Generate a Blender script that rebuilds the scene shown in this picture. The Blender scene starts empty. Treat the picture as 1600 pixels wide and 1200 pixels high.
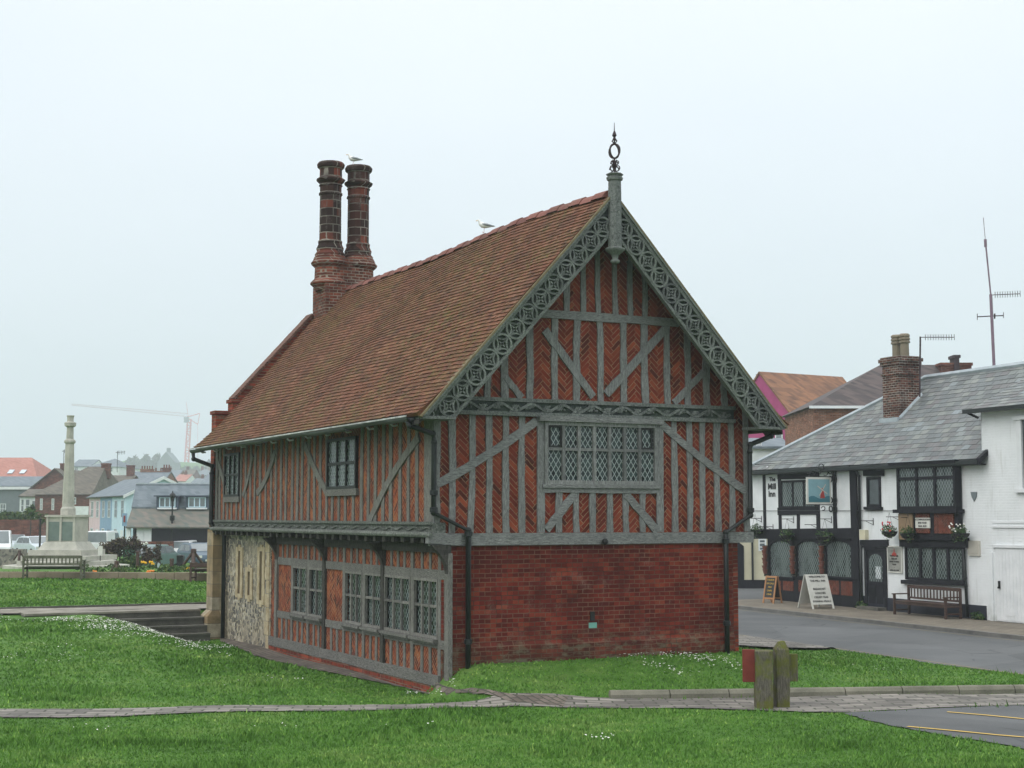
import bpy, bmesh, math, random
import numpy as np
random.seed(7); np.random.seed(7)
sc = bpy.context.scene
# ------------------------------------------------------------------ frame of the place
F_ = 2350.; HZ = 205.; PITCH = math.atan(HZ/F_)
CAM = np.array([0, 0, 3.1])
_R = np.array([1, 0, 0.]); _F = np.array([0, math.cos(PITCH), math.sin(PITCH)]); _U = np.array([0, -math.sin(PITCH), math.cos(PITCH)])
def ray(x, y): return _R*(x-800)/F_+_U*(600-y)/F_+_F
def at(x, y, Y):
    d = ray(x, y); return CAM+d*(Y/d[1])
def onz(x, y, z):
    d = ray(x, y); return CAM+d*((z-3.1)/d[2])
def unit(a): a = np.array(a, float); return a/np.linalg.norm(a)
hv = ray(-375, 805); hv[2] = 0; hv = unit(hv); hu = np.array([hv[1], -hv[0], 0])
HA = at(678, 834, 27); HA[2] = 0
pv = ray(-180, 805); pv[2] = 0; pv = unit(pv)
PB = onz(1542, 969, 0); PB[2] = 0
px_ = -pv; py_ = np.array([pv[1], -pv[0], 0])
def hitp(x, y, P, n):
    d = ray(x, y); return CAM+d*(np.dot(P-CAM, n)/np.dot(d, n))
def GP(x, y, off=0):            # hall gable plane, off = metres in front  -> (a,z)
    q = hitp(x, y, HA-hv*off, hv); return float((q-HA)@hu), float(q[2])
def SP(x, y, off=0):            # hall side plane -> (v,z)
    q = hitp(x, y, HA-hu*off, hu); return float((q-HA)@hv), float(q[2])
def PP(x, y, off=0):            # inn facade plane -> (a,z)
    q = hitp(x, y, PB-py_*off, py_); return float((q-PB)@px_), float(q[2])
def ss(x, a, b):
    t = np.clip((np.asarray(x, float)-a)/(b-a), 0, 1); return t*t*(3-2*t)
def height(x, y):
    x = np.asarray(x, float); y = np.asarray(y, float)
    U = (x-HA[0])*hu[0]+(y-HA[1])*hu[1]; V = (x-HA[0])*hv[0]+(y-HA[1])*hv[1]
    n = -((x-PB[0])*py_[0]+(y-PB[1])*py_[1])
    h = 0.55*ss(V, 0, 14)*ss(-U, 1.0, 3.2)
    up = 0.56*ss(V, 15.3, 15.5)+0.08*ss(V, 17.2, 17.6)+0.3*ss(V, 18, 28)-0.75*ss(V, 36, 62)
    lf = 1-ss(U, 3, 7.0+np.maximum(V-15, 0)*.12)
    h = np.where(V > 15.3, np.maximum(up*lf, np.where(U < -1, h*(1-ss(V, 15.3, 16)), -1)), h)
    d = np.hypot(np.maximum(np.maximum(.3-U, U-6.3), 0), V)
    b = 0.45*np.clip(1-d/3.0, 0, 1)**1.2*ss(U, -.2, .5)
    b = np.where(V > .3, b*ss(V, 2.2, .3)*(U > 6.4), b)
    h = h+b
    h = h-0.13*ss(V, -2, .5)*ss(U, -1.7, -1.0)*(1-ss(U, .3, .8))*(V < 15.3)
    dip = ss(n, 10.0, 9.0)*ss(n, 2.6, 2.9)*ss(V, -40, -20)
    rt = ss(U, 8, 9.5)
    h = h*(1-rt)-0.22*dip*ss(U, 7, 8)
    h = h-0.3*ss(n, 2.9, 2.3)*ss(U, 7, 8)
    h = h+0.02*np.sin(x*1.3+y*.7)*np.sin(y*.9-x*.4)*(1-ss(V,20,40))*(1-rt)
    return h
def gat(x, y):
    z = 0.
    for _ in range(12):
        q = onz(x, y, z); z = .5*z+.5*float(height(q[0], q[1]))
    q = onz(x, y, z); q[2] = float(height(q[0], q[1])); return q
# ------------------------------------------------------------------ materials
def new_mat(name):
    m = bpy.data.materials.new(name); m.use_nodes = True
    nt = m.node_tree; nt.nodes.clear()
    out = nt.nodes.new('ShaderNodeOutputMaterial'); bs = nt.nodes.new('ShaderNodeBsdfPrincipled')
    nt.links.new(bs.outputs[0], out.inputs[0]); return m, nt, bs
class NB:
    def __init__(s, nt): s.nt = nt
    def put(s, sock, v):
        if isinstance(v, bpy.types.NodeSocket): s.nt.links.new(v, sock)
        else: sock.default_value = v
    def m(s, op, a, b=0., c=0.):
        n = s.nt.nodes.new('ShaderNodeMath'); n.operation = op
        s.put(n.inputs[0], a); s.put(n.inputs[1], b); s.put(n.inputs[2], c); return n.outputs[0]
    def coord(s, kind='Object'):
        n = s.nt.nodes.new('ShaderNodeTexCoord'); return n.outputs[kind]
    def pos(s): return s.nt.nodes.new('ShaderNodeNewGeometry').outputs['Position']
    def sep(s, v):
        n = s.nt.nodes.new('ShaderNodeSeparateXYZ'); s.put(n.inputs[0], v); return n.outputs[0], n.outputs[1], n.outputs[2]
    def comb(s, x, y, z=0.):
        n = s.nt.nodes.new('ShaderNodeCombineXYZ'); s.put(n.inputs[0], x); s.put(n.inputs[1], y); s.put(n.inputs[2], z); return n.outputs[0]
    def map(s, v, sc_=(1, 1, 1), rot=(0, 0, 0), loc=(0, 0, 0)):
        n = s.nt.nodes.new('ShaderNodeMapping'); s.put(n.inputs[0], v)
        n.inputs['Scale'].default_value = sc_; n.inputs['Rotation'].default_value = rot; n.inputs['Location'].default_value = loc; return n.outputs[0]
    def noise(s, v, scale, detail=4, rough=.55, out=0):
        n = s.nt.nodes.new('ShaderNodeTexNoise'); s.put(n.inputs['Vector'], v); n.inputs['Scale'].default_value = scale
        n.inputs['Detail'].default_value = detail; n.inputs['Roughness'].default_value = rough; return n.outputs[out]
    def white(s, v):
        n = s.nt.nodes.new('ShaderNodeTexWhiteNoise'); n.noise_dimensions = '3D'; s.put(n.inputs['Vector'], v); return n.outputs['Value'], n.outputs['Color']
    def vor(s, v, scale, feature='F1', rnd=1.):
        n = s.nt.nodes.new('ShaderNodeTexVoronoi'); n.feature = feature; s.put(n.inputs['Vector'], v); n.inputs['Scale'].default_value = scale; n.inputs['Randomness'].default_value = rnd; return n
    def ramp(s, f, stops, const=False):
        n = s.nt.nodes.new('ShaderNodeValToRGB'); s.put(n.inputs[0], f); e = n.color_ramp
        if const: e.interpolation = 'CONSTANT'
        while len(e.elements) < len(stops): e.elements.new(.5)
        for k, (p, c) in enumerate(stops):
            e.elements[k].position = p; e.elements[k].color = (*c, 1) if len(c) == 3 else c
        return n.outputs[0]
    def mix(s, f, a, b, mode='MIX'):
        n = s.nt.nodes.new('ShaderNodeMix'); n.data_type = 'RGBA'; n.blend_type = mode
        s.put(n.inputs[0], f)
        for sk, v in ((n.inputs[6], a), (n.inputs[7], b)):
            if isinstance(v, bpy.types.NodeSocket): s.nt.links.new(v, sk)
            else: sk.default_value = (*v, 1) if len(v) == 3 else v
        return n.outputs[2]
    def rng(s, v, a, b, c, d):
        n = s.nt.nodes.new('ShaderNodeMapRange'); s.put(n.inputs[0], v)
        for k, q in enumerate((a, b, c, d)): n.inputs[k+1].default_value = q
        return n.outputs[0]
    def bump(s, h, strength=.4, dist=.02):
        n = s.nt.nodes.new('ShaderNodeBump'); n.inputs['Strength'].default_value = strength; n.inputs['Distance'].default_value = dist
        s.put(n.inputs['Height'], h); return n.outputs[0]
    def island(s):
        return s.nt.nodes.new('ShaderNodeNewGeometry').outputs['Random Per Island']
def setup(bs, col=None, rough=.8, nrm=None, metal=0., spec=.5):
    nt = bs.id_data; b = NB(nt)
    if col is not None:
        if isinstance(col, tuple): bs.inputs['Base Color'].default_value = (*col, 1)
        else: nt.links.new(col, bs.inputs['Base Color'])
    b.put(bs.inputs['Roughness'], rough); b.put(bs.inputs['Metallic'], metal); bs.inputs['Specular IOR Level'].default_value = spec
    if nrm is not None: nt.links.new(nrm, bs.inputs['Normal'])
def rough_mat(name, c1, c2, scale=3., rough=.8, bump=.2, bs_=40., stretch=(1, 1, 1), spec=.3, metal=0., contrast=(.35, .65)):
    m, nt, bs = new_mat(name); b = NB(nt); co = b.map(b.coord(), stretch)
    n1 = b.noise(co, scale, 6, .6); n2 = b.noise(co, bs_, 4, .6)
    f = b.m('ADD', b.m('MULTIPLY', n1, .7), b.m('MULTIPLY', n2, .3))
    setup(bs, b.ramp(f, [(contrast[0], c1), (contrast[1], c2)]), rough, b.bump(n2, bump, .01) if bump else None, metal, spec); return m
MT = {}
# weathered oak, grain along the vertical / along the beam
def oak(name, c_dark, c_mid, c_light, st, green=0.):
    m, nt, bs = new_mat(name); b = NB(nt); co = b.coord()
    g = b.noise(b.map(co, st), 9, 8, .7); big = b.noise(co, 1.3, 3)
    crack = b.noise(b.map(co, tuple(k*1.0 for k in st)), 22, 3, .5)
    col = b.ramp(g, [(.33, c_dark), (.49, c_mid), (.68, c_light)])
    col = b.mix(b.rng(big, .35, .7, 0, .55), col, tuple(q*.62 for q in c_mid))
    col = b.mix(b.rng(crack, .36, .43, .85, 0), col, tuple(q*.22 for q in c_mid)); col = b.mix(b.rng(b.noise(co, 2.6, 5, .7), .52, .66, 0, .45), col, tuple(min(1, q*1.55) for q in c_mid))
    if green: col = b.mix(b.rng(b.noise(co, .9, 4), .45, .62, 0, green), col, (.09, .13, .075))
    isl = b.island(); col = b.mix(1., col, b.ramp(isl, [(0, (.68, .69, .69)), (1, (1.28, 1.27, 1.25))]), 'MULTIPLY')
    setup(bs, col, .85, b.bump(g, .5, .012), 0, .25); return m
OD, OM, OL = (.062, .064, .063), (.172, .178, .176), (.34, .345, .335)
MT['oak'] = oak('weathered_oak_upright', OD, OM, OL, (9, 9, 1))
MT['oakh'] = oak('weathered_oak_level', OD, OM, OL, (1, 9, 9))
MT['oakg'] = oak('weathered_oak_carved', (.05, .055, .052), (.13, .142, .137), (.235, .25, .24), (3, 3, 3), .2)
MT['oakb'] = oak('oak_recess_shade', (.015, .02, .018), (.035, .045, .042), (.07, .085, .08), (3, 3, 3), .3)  # darkened oak for carving backs, recess shade put into the colour
MT['oaks'] = oak('brown_grey_oak', (.05, .048, .043), (.15, .148, .136), (.30, .295, .275), (9, 9, 1))
MT['oaksh'] = oak('brown_grey_oak_level', (.045, .045, .04), (.14, .138, .128), (.27, .265, .25), (9, 1, 9))
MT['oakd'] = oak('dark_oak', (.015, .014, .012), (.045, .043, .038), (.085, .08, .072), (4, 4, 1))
def herring(name, ax, reds, mort, w=.078, phase=0.):
    m, nt, bs = new_mat(name); b = NB(nt); co = b.coord(); X, Y, Z = b.sep(co); a = X if ax == 'x' else Y
    wob = b.m('MULTIPLY', b.m('SUBTRACT', b.noise(co, 6, 3), .5), .035)
    a = b.m('ADD', a, wob)
    s = b.m('MULTIPLY', b.m('ADD', b.m('ADD', a, Z), phase+50), .7071/w); t = b.m('MULTIPLY', b.m('ADD', b.m('SUBTRACT', Z, a), 50+phase), .7071/w)
    i = b.m('FLOOR', s); j = b.m('FLOOR', t); fs = b.m('FRACT', s); ft = b.m('FRACT', t)
    k = b.m('FLOORED_MODULO', b.m('SUBTRACT', i, j), 6.); V = b.m('GREATER_THAN', k, 2.5); H = b.m('SUBTRACT', 1., V); k5 = b.m('SUBTRACT', 5., k)
    pos = b.m('ADD', b.m('MULTIPLY', H, b.m('ADD', k, fs)), b.m('MULTIPLY', V, b.m('ADD', k5, ft)))
    ac = b.m('ADD', b.m('MULTIPLY', H, ft), b.m('MULTIPLY', V, fs))
    d = b.m('MINIMUM', b.m('MINIMUM', pos, b.m('SUBTRACT', 3., pos)), b.m('MINIMUM', ac, b.m('SUBTRACT', 1., ac)))
    idv = b.comb(b.m('SUBTRACT', i, b.m('MULTIPLY', k, H)), b.m('SUBTRACT', j, b.m('MULTIPLY', k5, V)), V)
    wv, wc = b.white(idv)
    d2 = b.m('ADD', d, b.m('MULTIPLY', b.m('SUBTRACT', b.noise(co, 45, 2), .5), .12))
    mask = b.m('MAXIMUM', b.rng(d2, .035, .10, 0, 1), b.rng(b.noise(co, 3.5, 3), .46, .60, 0, .75))
    col = b.ramp(wv, reds); big = b.noise(co, 2.2, 4); col = b.mix(b.rng(big, .35, .7, .0, .5), col, tuple(q*.45 for q in reds[0][1]))
    col = b.mix(b.rng(b.noise(co, 70, 3), .3, .7, .25, 0), col, (.02, .01, .008))
    col = b.mix(mask, mort, col)
    setup(bs, col, .9, b.bump(mask, .6, .012), 0, .2); return m
MT['herr'] = herring('herringbone_brick_red', 'x', [(0, (.06, .015, .010)), (.2, (.15, .024, .013)), (.75, (.22, .036, .019)), (1, (.31, .07, .032))], (.27, .165, .10), .080)
MT['herro'] = herring('herringbone_brick_orange', 'y', [(0, (.08, .020, .012)), (.3, (.20, .038, .017)), (.7, (.29, .064, .024)), (1, (.37, .12, .042))], (.34, .25, .17), .066)
MT['herrp'] = herring('herringbone_brick_inn', 'x', [(0, (.08, .02, .013)), (1, (.22, .055, .03))], (.24, .17, .13), .06)
def brick(name, ax, c1, c2, mort, dirt=.5, scale=1., pale=None, bw=.225, rh=.082, mix3=None, jw=.010):
    m, nt, bs = new_mat(name); b = NB(nt); co = b.coord(); X, Y, Z = b.sep(co); a = X if ax == 'x' else (Y if ax == 'y' else b.m('ADD', X, Y))
    wob = b.m('MULTIPLY', b.m('SUBTRACT', b.noise(co, 5, 2), .5), .022)
    v = b.comb(b.m('ADD', a, wob), b.m('ADD', Z, wob), 0.)
    n = nt.nodes.new('ShaderNodeTexBrick'); nt.links.new(v, n.inputs['Vector'])
    n.inputs['Color1'].default_value = (0, 0, 0, 1); n.inputs['Color2'].default_value = (1, 1, 1, 1); n.inputs['Mortar'].default_value = (.5, .5, .5, 1)
    n.inputs['Scale'].default_value = scale; n.inputs['Mortar Size'].default_value = jw; n.inputs['Mortar Smooth'].default_value = .25
    n.inputs['Brick Width'].default_value = bw; n.inputs['Row Height'].default_value = rh
    # random per brick from own cell ids
    row = b.m('FLOOR', b.m('DIVIDE', b.m('ADD', Z, wob), rh/scale)); off = b.m('MULTIPLY', b.m('FLOORED_MODULO', row, 2.), .5)
    colid = b.m('FLOOR', b.m('ADD', b.m('DIVIDE', b.m('ADD', a, wob), bw/scale), off)); wv, wc = b.white(b.comb(row, colid, 3.))
    stops = [(0, tuple(q*.68 for q in c1)), (.4, c1), (.8, c2), (1, mix3 or tuple(q*1.35 for q in c2))]
    col = b.ramp(wv, stops); col = b.mix(b.rng(b.noise(co, 60, 3), .3, .65, .3, 0), col, tuple(q*.3 for q in c1))
    big = b.noise(co, 1.1, 5); col = b.mix(b.rng(big, .38, .62, 0, dirt), col, tuple(q*.33 for q in c1))
    mc = b.mix(b.rng(b.noise(co, 1.7, 3), .4, .65, 0, 1), mort, tuple(q*.3 for q in mort))
    col = b.mix(n.outputs['Fac'], col, mc); col = b.mix(b.m('MULTIPLY', b.rng(b.noise(co, 1.9, 6, .7), .55, .68, 0, .35), b.rng(b.noise(co, 30, 4), .4, .6, .3, 1)), col, tuple(q*.8+.1 for q in mort))
    if pale:
        zf = b.m('MULTIPLY', b.rng(Z, pale[0], pale[1], 1, 0), b.rng(b.noise(b.map(co, (1, 1, 2.5)), 3.2, 5, .7), .50, .62, 0, .8))
        col = b.mix(zf, col, (.16, .15, .10))
        low = b.m('MULTIPLY', b.rng(Z, .2, .95, 1, 0), .45); col = b.mix(low, col, (.035, .04, .02))
    setup(bs, col, .9, b.bump(b.m('SUBTRACT', 1., n.outputs['Fac']), .5, .01), 0, .2); return m
MT['brick'] = brick('old_red_brick', 'x', (.13, .016, .010), (.205, .028, .015), (.15, .08, .055), .6, pale=(.5, 1.1), jw=.008, mix3=(.25,.048,.024))
MT['bricky'] = brick('old_red_brick_side', 'y', (.17, .03, .018), (.28, .055, .028), (.19, .13, .09), .3)
MT['brickc'] = brick('chimney_brick', 'xy', (.12, .035, .022), (.20, .055, .032), (.26, .23, .19), .6)
MT['stackb'] = brick('chimney_shaft_brick', 'xy', (.04, .022, .018), (.10, .035, .026), (.24, .22, .19), .4, bw=.235, rh=.225, mix3=(.22, .055, .032), jw=.014)
MT['brickf'] = brick('town_brick', 'xy', (.13, .04, .028), (.22, .07, .045), (.16, .11, .09), .4)
MT['bricko'] = brick('orange_town_brick', 'xy', (.25, .10, .06), (.34, .15, .09), (.25, .2, .16), .3)
def tilemat(name, stops, lich=None, rough=.9, dark=.35):
    m, nt, bs = new_mat(name); b = NB(nt); co = b.coord(); r = b.island(); col = b.ramp(r, stops)
    if lich:
        n1 = b.noise(co, .55, 5, .65); n2 = b.noise(co, 9, 5, .75)
        f = b.m('MULTIPLY', b.rng(n1, .42, .62, .12, 1), b.rng(n2, .44, .6, 0, lich[1])); col = b.mix(f, col, lich[0])
        f2 = b.m('MULTIPLY', b.rng(b.noise(co, .8, 3, .5), .5, .6, 0.1, 1), b.rng(b.noise(co, 14, 4, .8), .58, .68, 0, .65)); col = b.mix(f2, col, (.32, .30, .24))
    col = b.mix(b.rng(b.noise(co, 1.6, 5), .35, .65, dark, 0), col, (.03, .024, .018))
    col = b.mix(b.rng(b.noise(co, 50, 3), .35, .6, .3, 0), col, (.02, .016, .012))
    setup(bs, col, rough, b.bump(b.noise(co, 60, 3), .3, .006), 0, .25); return m
MT['tile'] = tilemat('clay_roof_tile', [(0, (.09, .038, .024)), (.15, (.13, .049, .028)), (.5, (.168, .060, .033)), (.85, (.195, .073, .040)), (1, (.235, .105, .062))], ((.135, .118, .028), .95), .9, .3)
MT['ridge'] = tilemat('ridge_tile', [(0, (.15, .055, .045)), (1, (.26, .10, .08))], ((.2, .18, .13), .35), .85, .2)
MT['slate'] = tilemat('mixed_slate', [(0, (.14, .155, .16)), (.35, (.18, .203, .208)), (.55, (.175, .172, .176)), (.75, (.205, .23, .226)), (.93, (.245, .262, .245)), (1, (.245, .285, .30))], None, .65, .2)
MT['otile'] = None
def sheetroof(name, c1, c2, row=.25, tw=.3):
    m, nt, bs = new_mat(name); b = NB(nt); co = b.coord(); X, Y, Z = b.sep(co)
    r = b.m('FLOOR', b.m('DIVIDE', Z, row*.7)); c = b.m('FLOOR', b.m('ADD', b.m('DIVIDE', b.m('ADD', X, Y), tw), b.m('MULTIPLY', b.m('FLOORED_MODULO', r, 2.), .5)))
    wv, _ = b.white(b.comb(r, c, 1.)); f = b.m('ADD', b.m('MULTIPLY', wv, .5), b.m('MULTIPLY', b.noise(co, .6, 4), .5))
    setup(bs, b.ramp(f, [(.2, c1), (.8, c2)]), .8, b.bump(b.m('FRACT', b.m('DIVIDE', Z, row*.7)), .5, .03)); return m
MT['otile'] = sheetroof('orange_pantile', (.11, .05, .028), (.27, .125, .06), .42, .28); MT['dtile'] = sheetroof('dark_pantile', (.03, .025, .026), (.095, .07, .066), .42, .28)
MT['rsalmon'] = sheetroof('salmon_tile_roof', (.30, .12, .09), (.40, .18, .14))
MT['rslate'] = sheetroof('blue_slate_roof', (.10, .13, .15), (.17, .20, .225))
MT['rdark'] = sheetroof('old_dark_tile_roof', (.06, .055, .042), (.13, .11, .085))
MT['rgreen'] = sheetroof('weathered_shed_roof', (.09, .11, .095), (.18, .15, .125))
def flint():
    m, nt, bs = new_mat('knapped_flint'); b = NB(nt); co = b.coord(); v = b.vor(co, 9.); e = b.vor(co, 9., 'DISTANCE_TO_EDGE')
    X, Y, Z = b.sep(v.outputs['Color']); col = b.ramp(X, [(0, (.02, .02, .022)), (.35, (.07, .07, .07)), (.6, (.19, .18, .155)), (.8, (.33, .30, .23)), (1, (.5, .47, .40))])
    mask = b.rng(e.outputs['Distance'], .03, .09, 0, 1)
    col = b.mix(mask, (.40, .345, .235), col); col = b.mix(b.rng(b.noise(co, 1.1, 4), .46, .6, 0, .4), col, (.33, .28, .19))
    setup(bs, col, .7, b.bump(mask, .8, .02)); return m
MT['flint'] = flint()
MT['creamst'] = rough_mat('cream_dressed_stone', (.26, .20, .11), (.50, .43, .30), 4, .9, .4, 25)
def flintw():
    m, nt, bs = new_mat('flint_garden_wall'); b = NB(nt); co = b.coord(); v = b.vor(co, 7.)
    X, Y, Z = b.sep(v.outputs['Color']); setup(bs, b.ramp(X, [(0, (.08, .08, .075)), (.6, (.19, .175, .15)), (1, (.30, .27, .23))]), .9); return m
MT['flintw'] = flintw()
MT['stone'] = rough_mat('ochre_stone', (.16, .12, .06), (.36, .29, .175), 2.2, .9, .5, 30)
def quoin():
    m, nt, bs = new_mat('quoin_stone_blocks'); b = NB(nt); co = b.coord(); X, Y, Z = b.sep(co)
    zz = b.m('DIVIDE', Z, .34); r = b.m('FLOOR', b.m('ADD', zz, b.m('MULTIPLY', b.noise(b.comb(0., 0., Z), 2., 2), .5))); wv, _ = b.white(b.comb(r, b.m('FLOOR', b.m('MULTIPLY', b.m('ADD', X, Y), 2.6)), 0.))
    fr = b.m('FRACT', b.m('ADD', zz, b.m('MULTIPLY', b.noise(b.comb(0., 0., Z), 2., 2), .5)))
    col = b.ramp(wv, [(0, (.20, .135, .062)), (.5, (.31, .235, .13)), (1, (.42, .37, .27))])
    col = b.mix(b.rng(b.noise(co, 3, 5), .4, .65, 0, .6), col, (.10, .085, .05))
    col = b.mix(b.rng(fr, 0, .07, 1, 0), col, (.12, .10, .075)); setup(bs, col, .9, b.bump(b.noise(co, 18, 5), .6, .03)); return m
MT['quoin'] = quoin()
def leaded(name, ax, lead=(.30, .34, .33), w=.085, h=.14, gl=((.006, .010, .010), (.04, .062, .058)), lw=.07, cur=None):
    m, nt, bs = new_mat(name); b = NB(nt); co = b.coord(); X, Y, Z = b.sep(co); a = X if ax == 'x' else Y
    s = b.m('ADD', b.m('DIVIDE', a, w), b.m('DIVIDE', Z, h)); t = b.m('SUBTRACT', b.m('DIVIDE', a, w), b.m('DIVIDE', Z, h))
    ds = b.m('ABSOLUTE', b.m('SUBTRACT', b.m('FRACT', s), .5)); dt = b.m('ABSOLUTE', b.m('SUBTRACT', b.m('FRACT', t), .5))
    d = b.m('SUBTRACT', .5, b.m('MAXIMUM', ds, dt)); mask = b.rng(d, lw*.7, lw*1.3, 1, 0)
    wv, wc = b.white(b.comb(b.m('FLOOR', s), b.m('FLOOR', t), 2.))
    g = b.ramp(wv, [(0, gl[0]), (1, gl[1])])
    if cur: g = b.mix(b.rng(b.noise(b.map(co, (2.5, 2.5, .7)), 1.3, 2), .47, .55, 0, .85), g, cur)
    col = b.mix(mask, g, lead)
    nrm = b.bump(b.m('ADD', b.m('MULTIPLY', wv, .3), b.noise(co, 9, 2)), .35, .02)
    setup(bs, col, b.m('ADD', b.m('MULTIPLY', mask, .45), .12), nrm, 0, .28); return m
MT['leadx'] = leaded('leaded_glass', 'x', w=.105, h=.165)
MT['leady'] = leaded('leaded_glass_side', 'y', w=.12, h=.15, lw=.085, lead=(.22, .27, .26), gl=((.010, .014, .014), (.06, .08, .076)))
MT['leadp'] = leaded('leaded_glass_inn', 'x', lead=(.24, .28, .28), w=.13, h=.19, gl=((.014, .02, .02), (.06, .08, .08)), lw=.05, cur=(.085, .105, .105))
MT['glass'] = rough_mat('dark_window_glass', (.03, .04, .042), (.10, .12, .125), .8, .08, 0, spec=.6)
MT['glassf'] = rough_mat('pale_window_glass', (.10, .125, .13), (.2, .23, .24), .8, .15, 0, spec=.6)
MT['black'] = rough_mat('black_iron', (.007, .008, .008), (.02, .021, .021), 5, .5, .15, spec=.25)
MT['pipe'] = rough_mat('black_pipe_paint', (.008, .010, .010), (.02, .024, .025), 4, .4, .1, spec=.3)
MT['bpaint'] = rough_mat('black_timber_paint', (.007, .007, .010), (.018, .018, .023), 3, .7, .3, stretch=(4, 4, 1), spec=.18)
MT['iron'] = rough_mat('rusty_iron', (.02, .015, .018), (.06, .035, .04), 8, .7, .3)
MT['gutter'] = rough_mat('gutter_grey_paint', (.03, .034, .036), (.07, .078, .08), 3, .5, .15)
MT['rim'] = rough_mat('worn_white_rim', (.18, .19, .19), (.62, .62, .60), 2.5, .6, 0)
def whitewash(name, c, d, ax='x'):
    m, nt, bs = new_mat(name); b = NB(nt); co = b.coord(); X, Y, Z = b.sep(co)
    n = nt.nodes.new('ShaderNodeTexBrick'); nt.links.new(b.comb(X, Z, 0.), n.inputs['Vector']); n.inputs['Scale'].default_value = 1; n.inputs['Mortar Size'].default_value = .008
    n.inputs['Brick Width'].default_value = .225; n.inputs['Row Height'].default_value = .078; n.inputs['Mortar Smooth'].default_value = .6
    col = b.mix(b.rng(b.noise(co, .9, 6, .65), .42, .72, 0, .55), c, d)
    col = b.mix(b.m('MULTIPLY', b.rng(Z, 0, .8, 1, 0), b.rng(b.noise(co, 3, 5), .4, .65, 0, .5)), col, (.25, .27, .22))
    col = b.mix(b.rng(b.noise(b.map(co, (3, 3, .35)), 2.2, 5, .6), .56, .72, 0, .3), col, (.40, .41, .37))
    setup(bs, col, .75, b.bump(b.m('SUBTRACT', b.noise(co, 15, 4), b.m('MULTIPLY', n.outputs['Fac'], .8)), .55, .012)); return m
MT['white'] = whitewash('whitewashed_brick', (.76, .79, .80), (.60, .635, .64))
MT['whitep'] = rough_mat('white_paint', (.62, .65, .66), (.76, .78, .79), 2, .6, .05)
MT['cream'] = rough_mat('cream_render', (.50, .47, .34), (.62, .59, .43), 1.5, .8, .1)
MT['board'] = rough_mat('off_white_board', (.52, .53, .48), (.66, .66, .61), 3, .6, .05)
MT['beige'] = rough_mat('beige_board', (.22, .15, .09), (.28, .20, .12), 2, .7, .05)
MT['pink'] = rough_mat('magenta_render', (.30, .045, .14), (.37, .065, .18), 1.5, .8, .1)
MT['teak'] = rough_mat('brown_bench_wood', (.035, .02, .016), (.10, .06, .048), 4, .6, .2, stretch=(1, 4, 6))
MT['greyteak'] = rough_mat('mossy_grey_bench_wood', (.06, .065, .04), (.16, .165, .12), 4, .8, .3)
def postwood():
    m, nt, bs = new_mat('mossy_post_wood'); b = NB(nt); co = b.coord()
    g = b.noise(b.map(co, (6, 6, 1)), 7, 8, .75); col = b.ramp(g, [(.3, (.04, .035, .026)), (.5, (.11, .10, .08)), (.72, (.22, .20, .165))])
    col = b.mix(b.rng(b.noise(co, 3.2, 5, .7), .42, .58, 0, .9), col, (.11, .12, .02)); setup(bs, col, .9, b.bump(g, .8, .02), 0, .2); return m
MT['post'] = postwood()
MT['redboard'] = rough_mat('faded_red_board', (.13, .022, .015), (.19, .035, .024), 5, .7, .2)
MT['copper'] = rough_mat('verdigris_plate', (.13, .33, .28), (.18, .40, .34), 3, .6, 0)
MT['lead'] = rough_mat('lead_flashing', (.28, .33, .36), (.42, .47, .50), 3, .5, .1)
MT['mstone'] = rough_mat('memorial_stone', (.30, .30, .26), (.48, .47, .41), 2, .85, .2, 25)
MT['panelg'] = rough_mat('green_bronze_panel', (.10, .14, .125), (.16, .205, .185), 2, .6, .1)
MT['wallst'] = rough_mat('low_wall_stone', (.16, .13, .09), (.28, .235, .165), 1.2, .9, .3)
MT['paving'] = rough_mat('pale_paving', (.13, .12, .095), (.29, .27, .23), 1.5, .9, .2)
MT['step'] = rough_mat('dark_step_stone', (.05, .05, .043), (.14, .135, .115), 2, .9, .4)
MT['terra'] = rough_mat('terracotta_pots', (.11, .045, .035), (.20, .075, .05), 9, .8, .3)
for nm, c in dict(tpink=(.62, .48, .50), tblue=(.22, .34, .47), tlblue=(.50, .66, .74), tteal=(.10, .17, .20), twhite=(.66, .70, .70), tgrey=(.15, .18, .19), tnavy=(.06, .08, .11), slateh=(.13, .16, .18), potc=(.20, .17, .12), gullw=(.78, .78, .76), gullg=(.30, .33, .35), beak=(.6, .35, .05), cwhite=(.70, .72, .73), csilver=(.48, .54, .58), cblue=(.05, .09, .13), cgreen=(.10, .17, .16), cred=(.25, .04, .03), tyre=(.015, .015, .015), flowr=(.6, .06, .07), flowy=(.75, .42, .02), floww=(.75, .75, .70), flowo=(.75, .22, .03), cran=(.62, .10, .08), yel=(.55, .36, .06), bin=(.015, .03, .025), plasticg=(.04, .12, .07), chalk=(.03, .03, .03), pinewood=(.36, .18, .08), text=(.02, .02, .022), inkred=(.35, .05, .04), paint_sky=(.20, .36, .40), paint_sea=(.05, .17, .21), streets=(.05, .022, .018), gilt=(.5, .48, .42)).items():
    MT[nm] = rough_mat(nm+'_finish', tuple(q*.88 for q in c), tuple(min(q*1.1, .85) for q in c), 2.5, .6 if not nm.startswith('c') else .3, .05)
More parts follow.
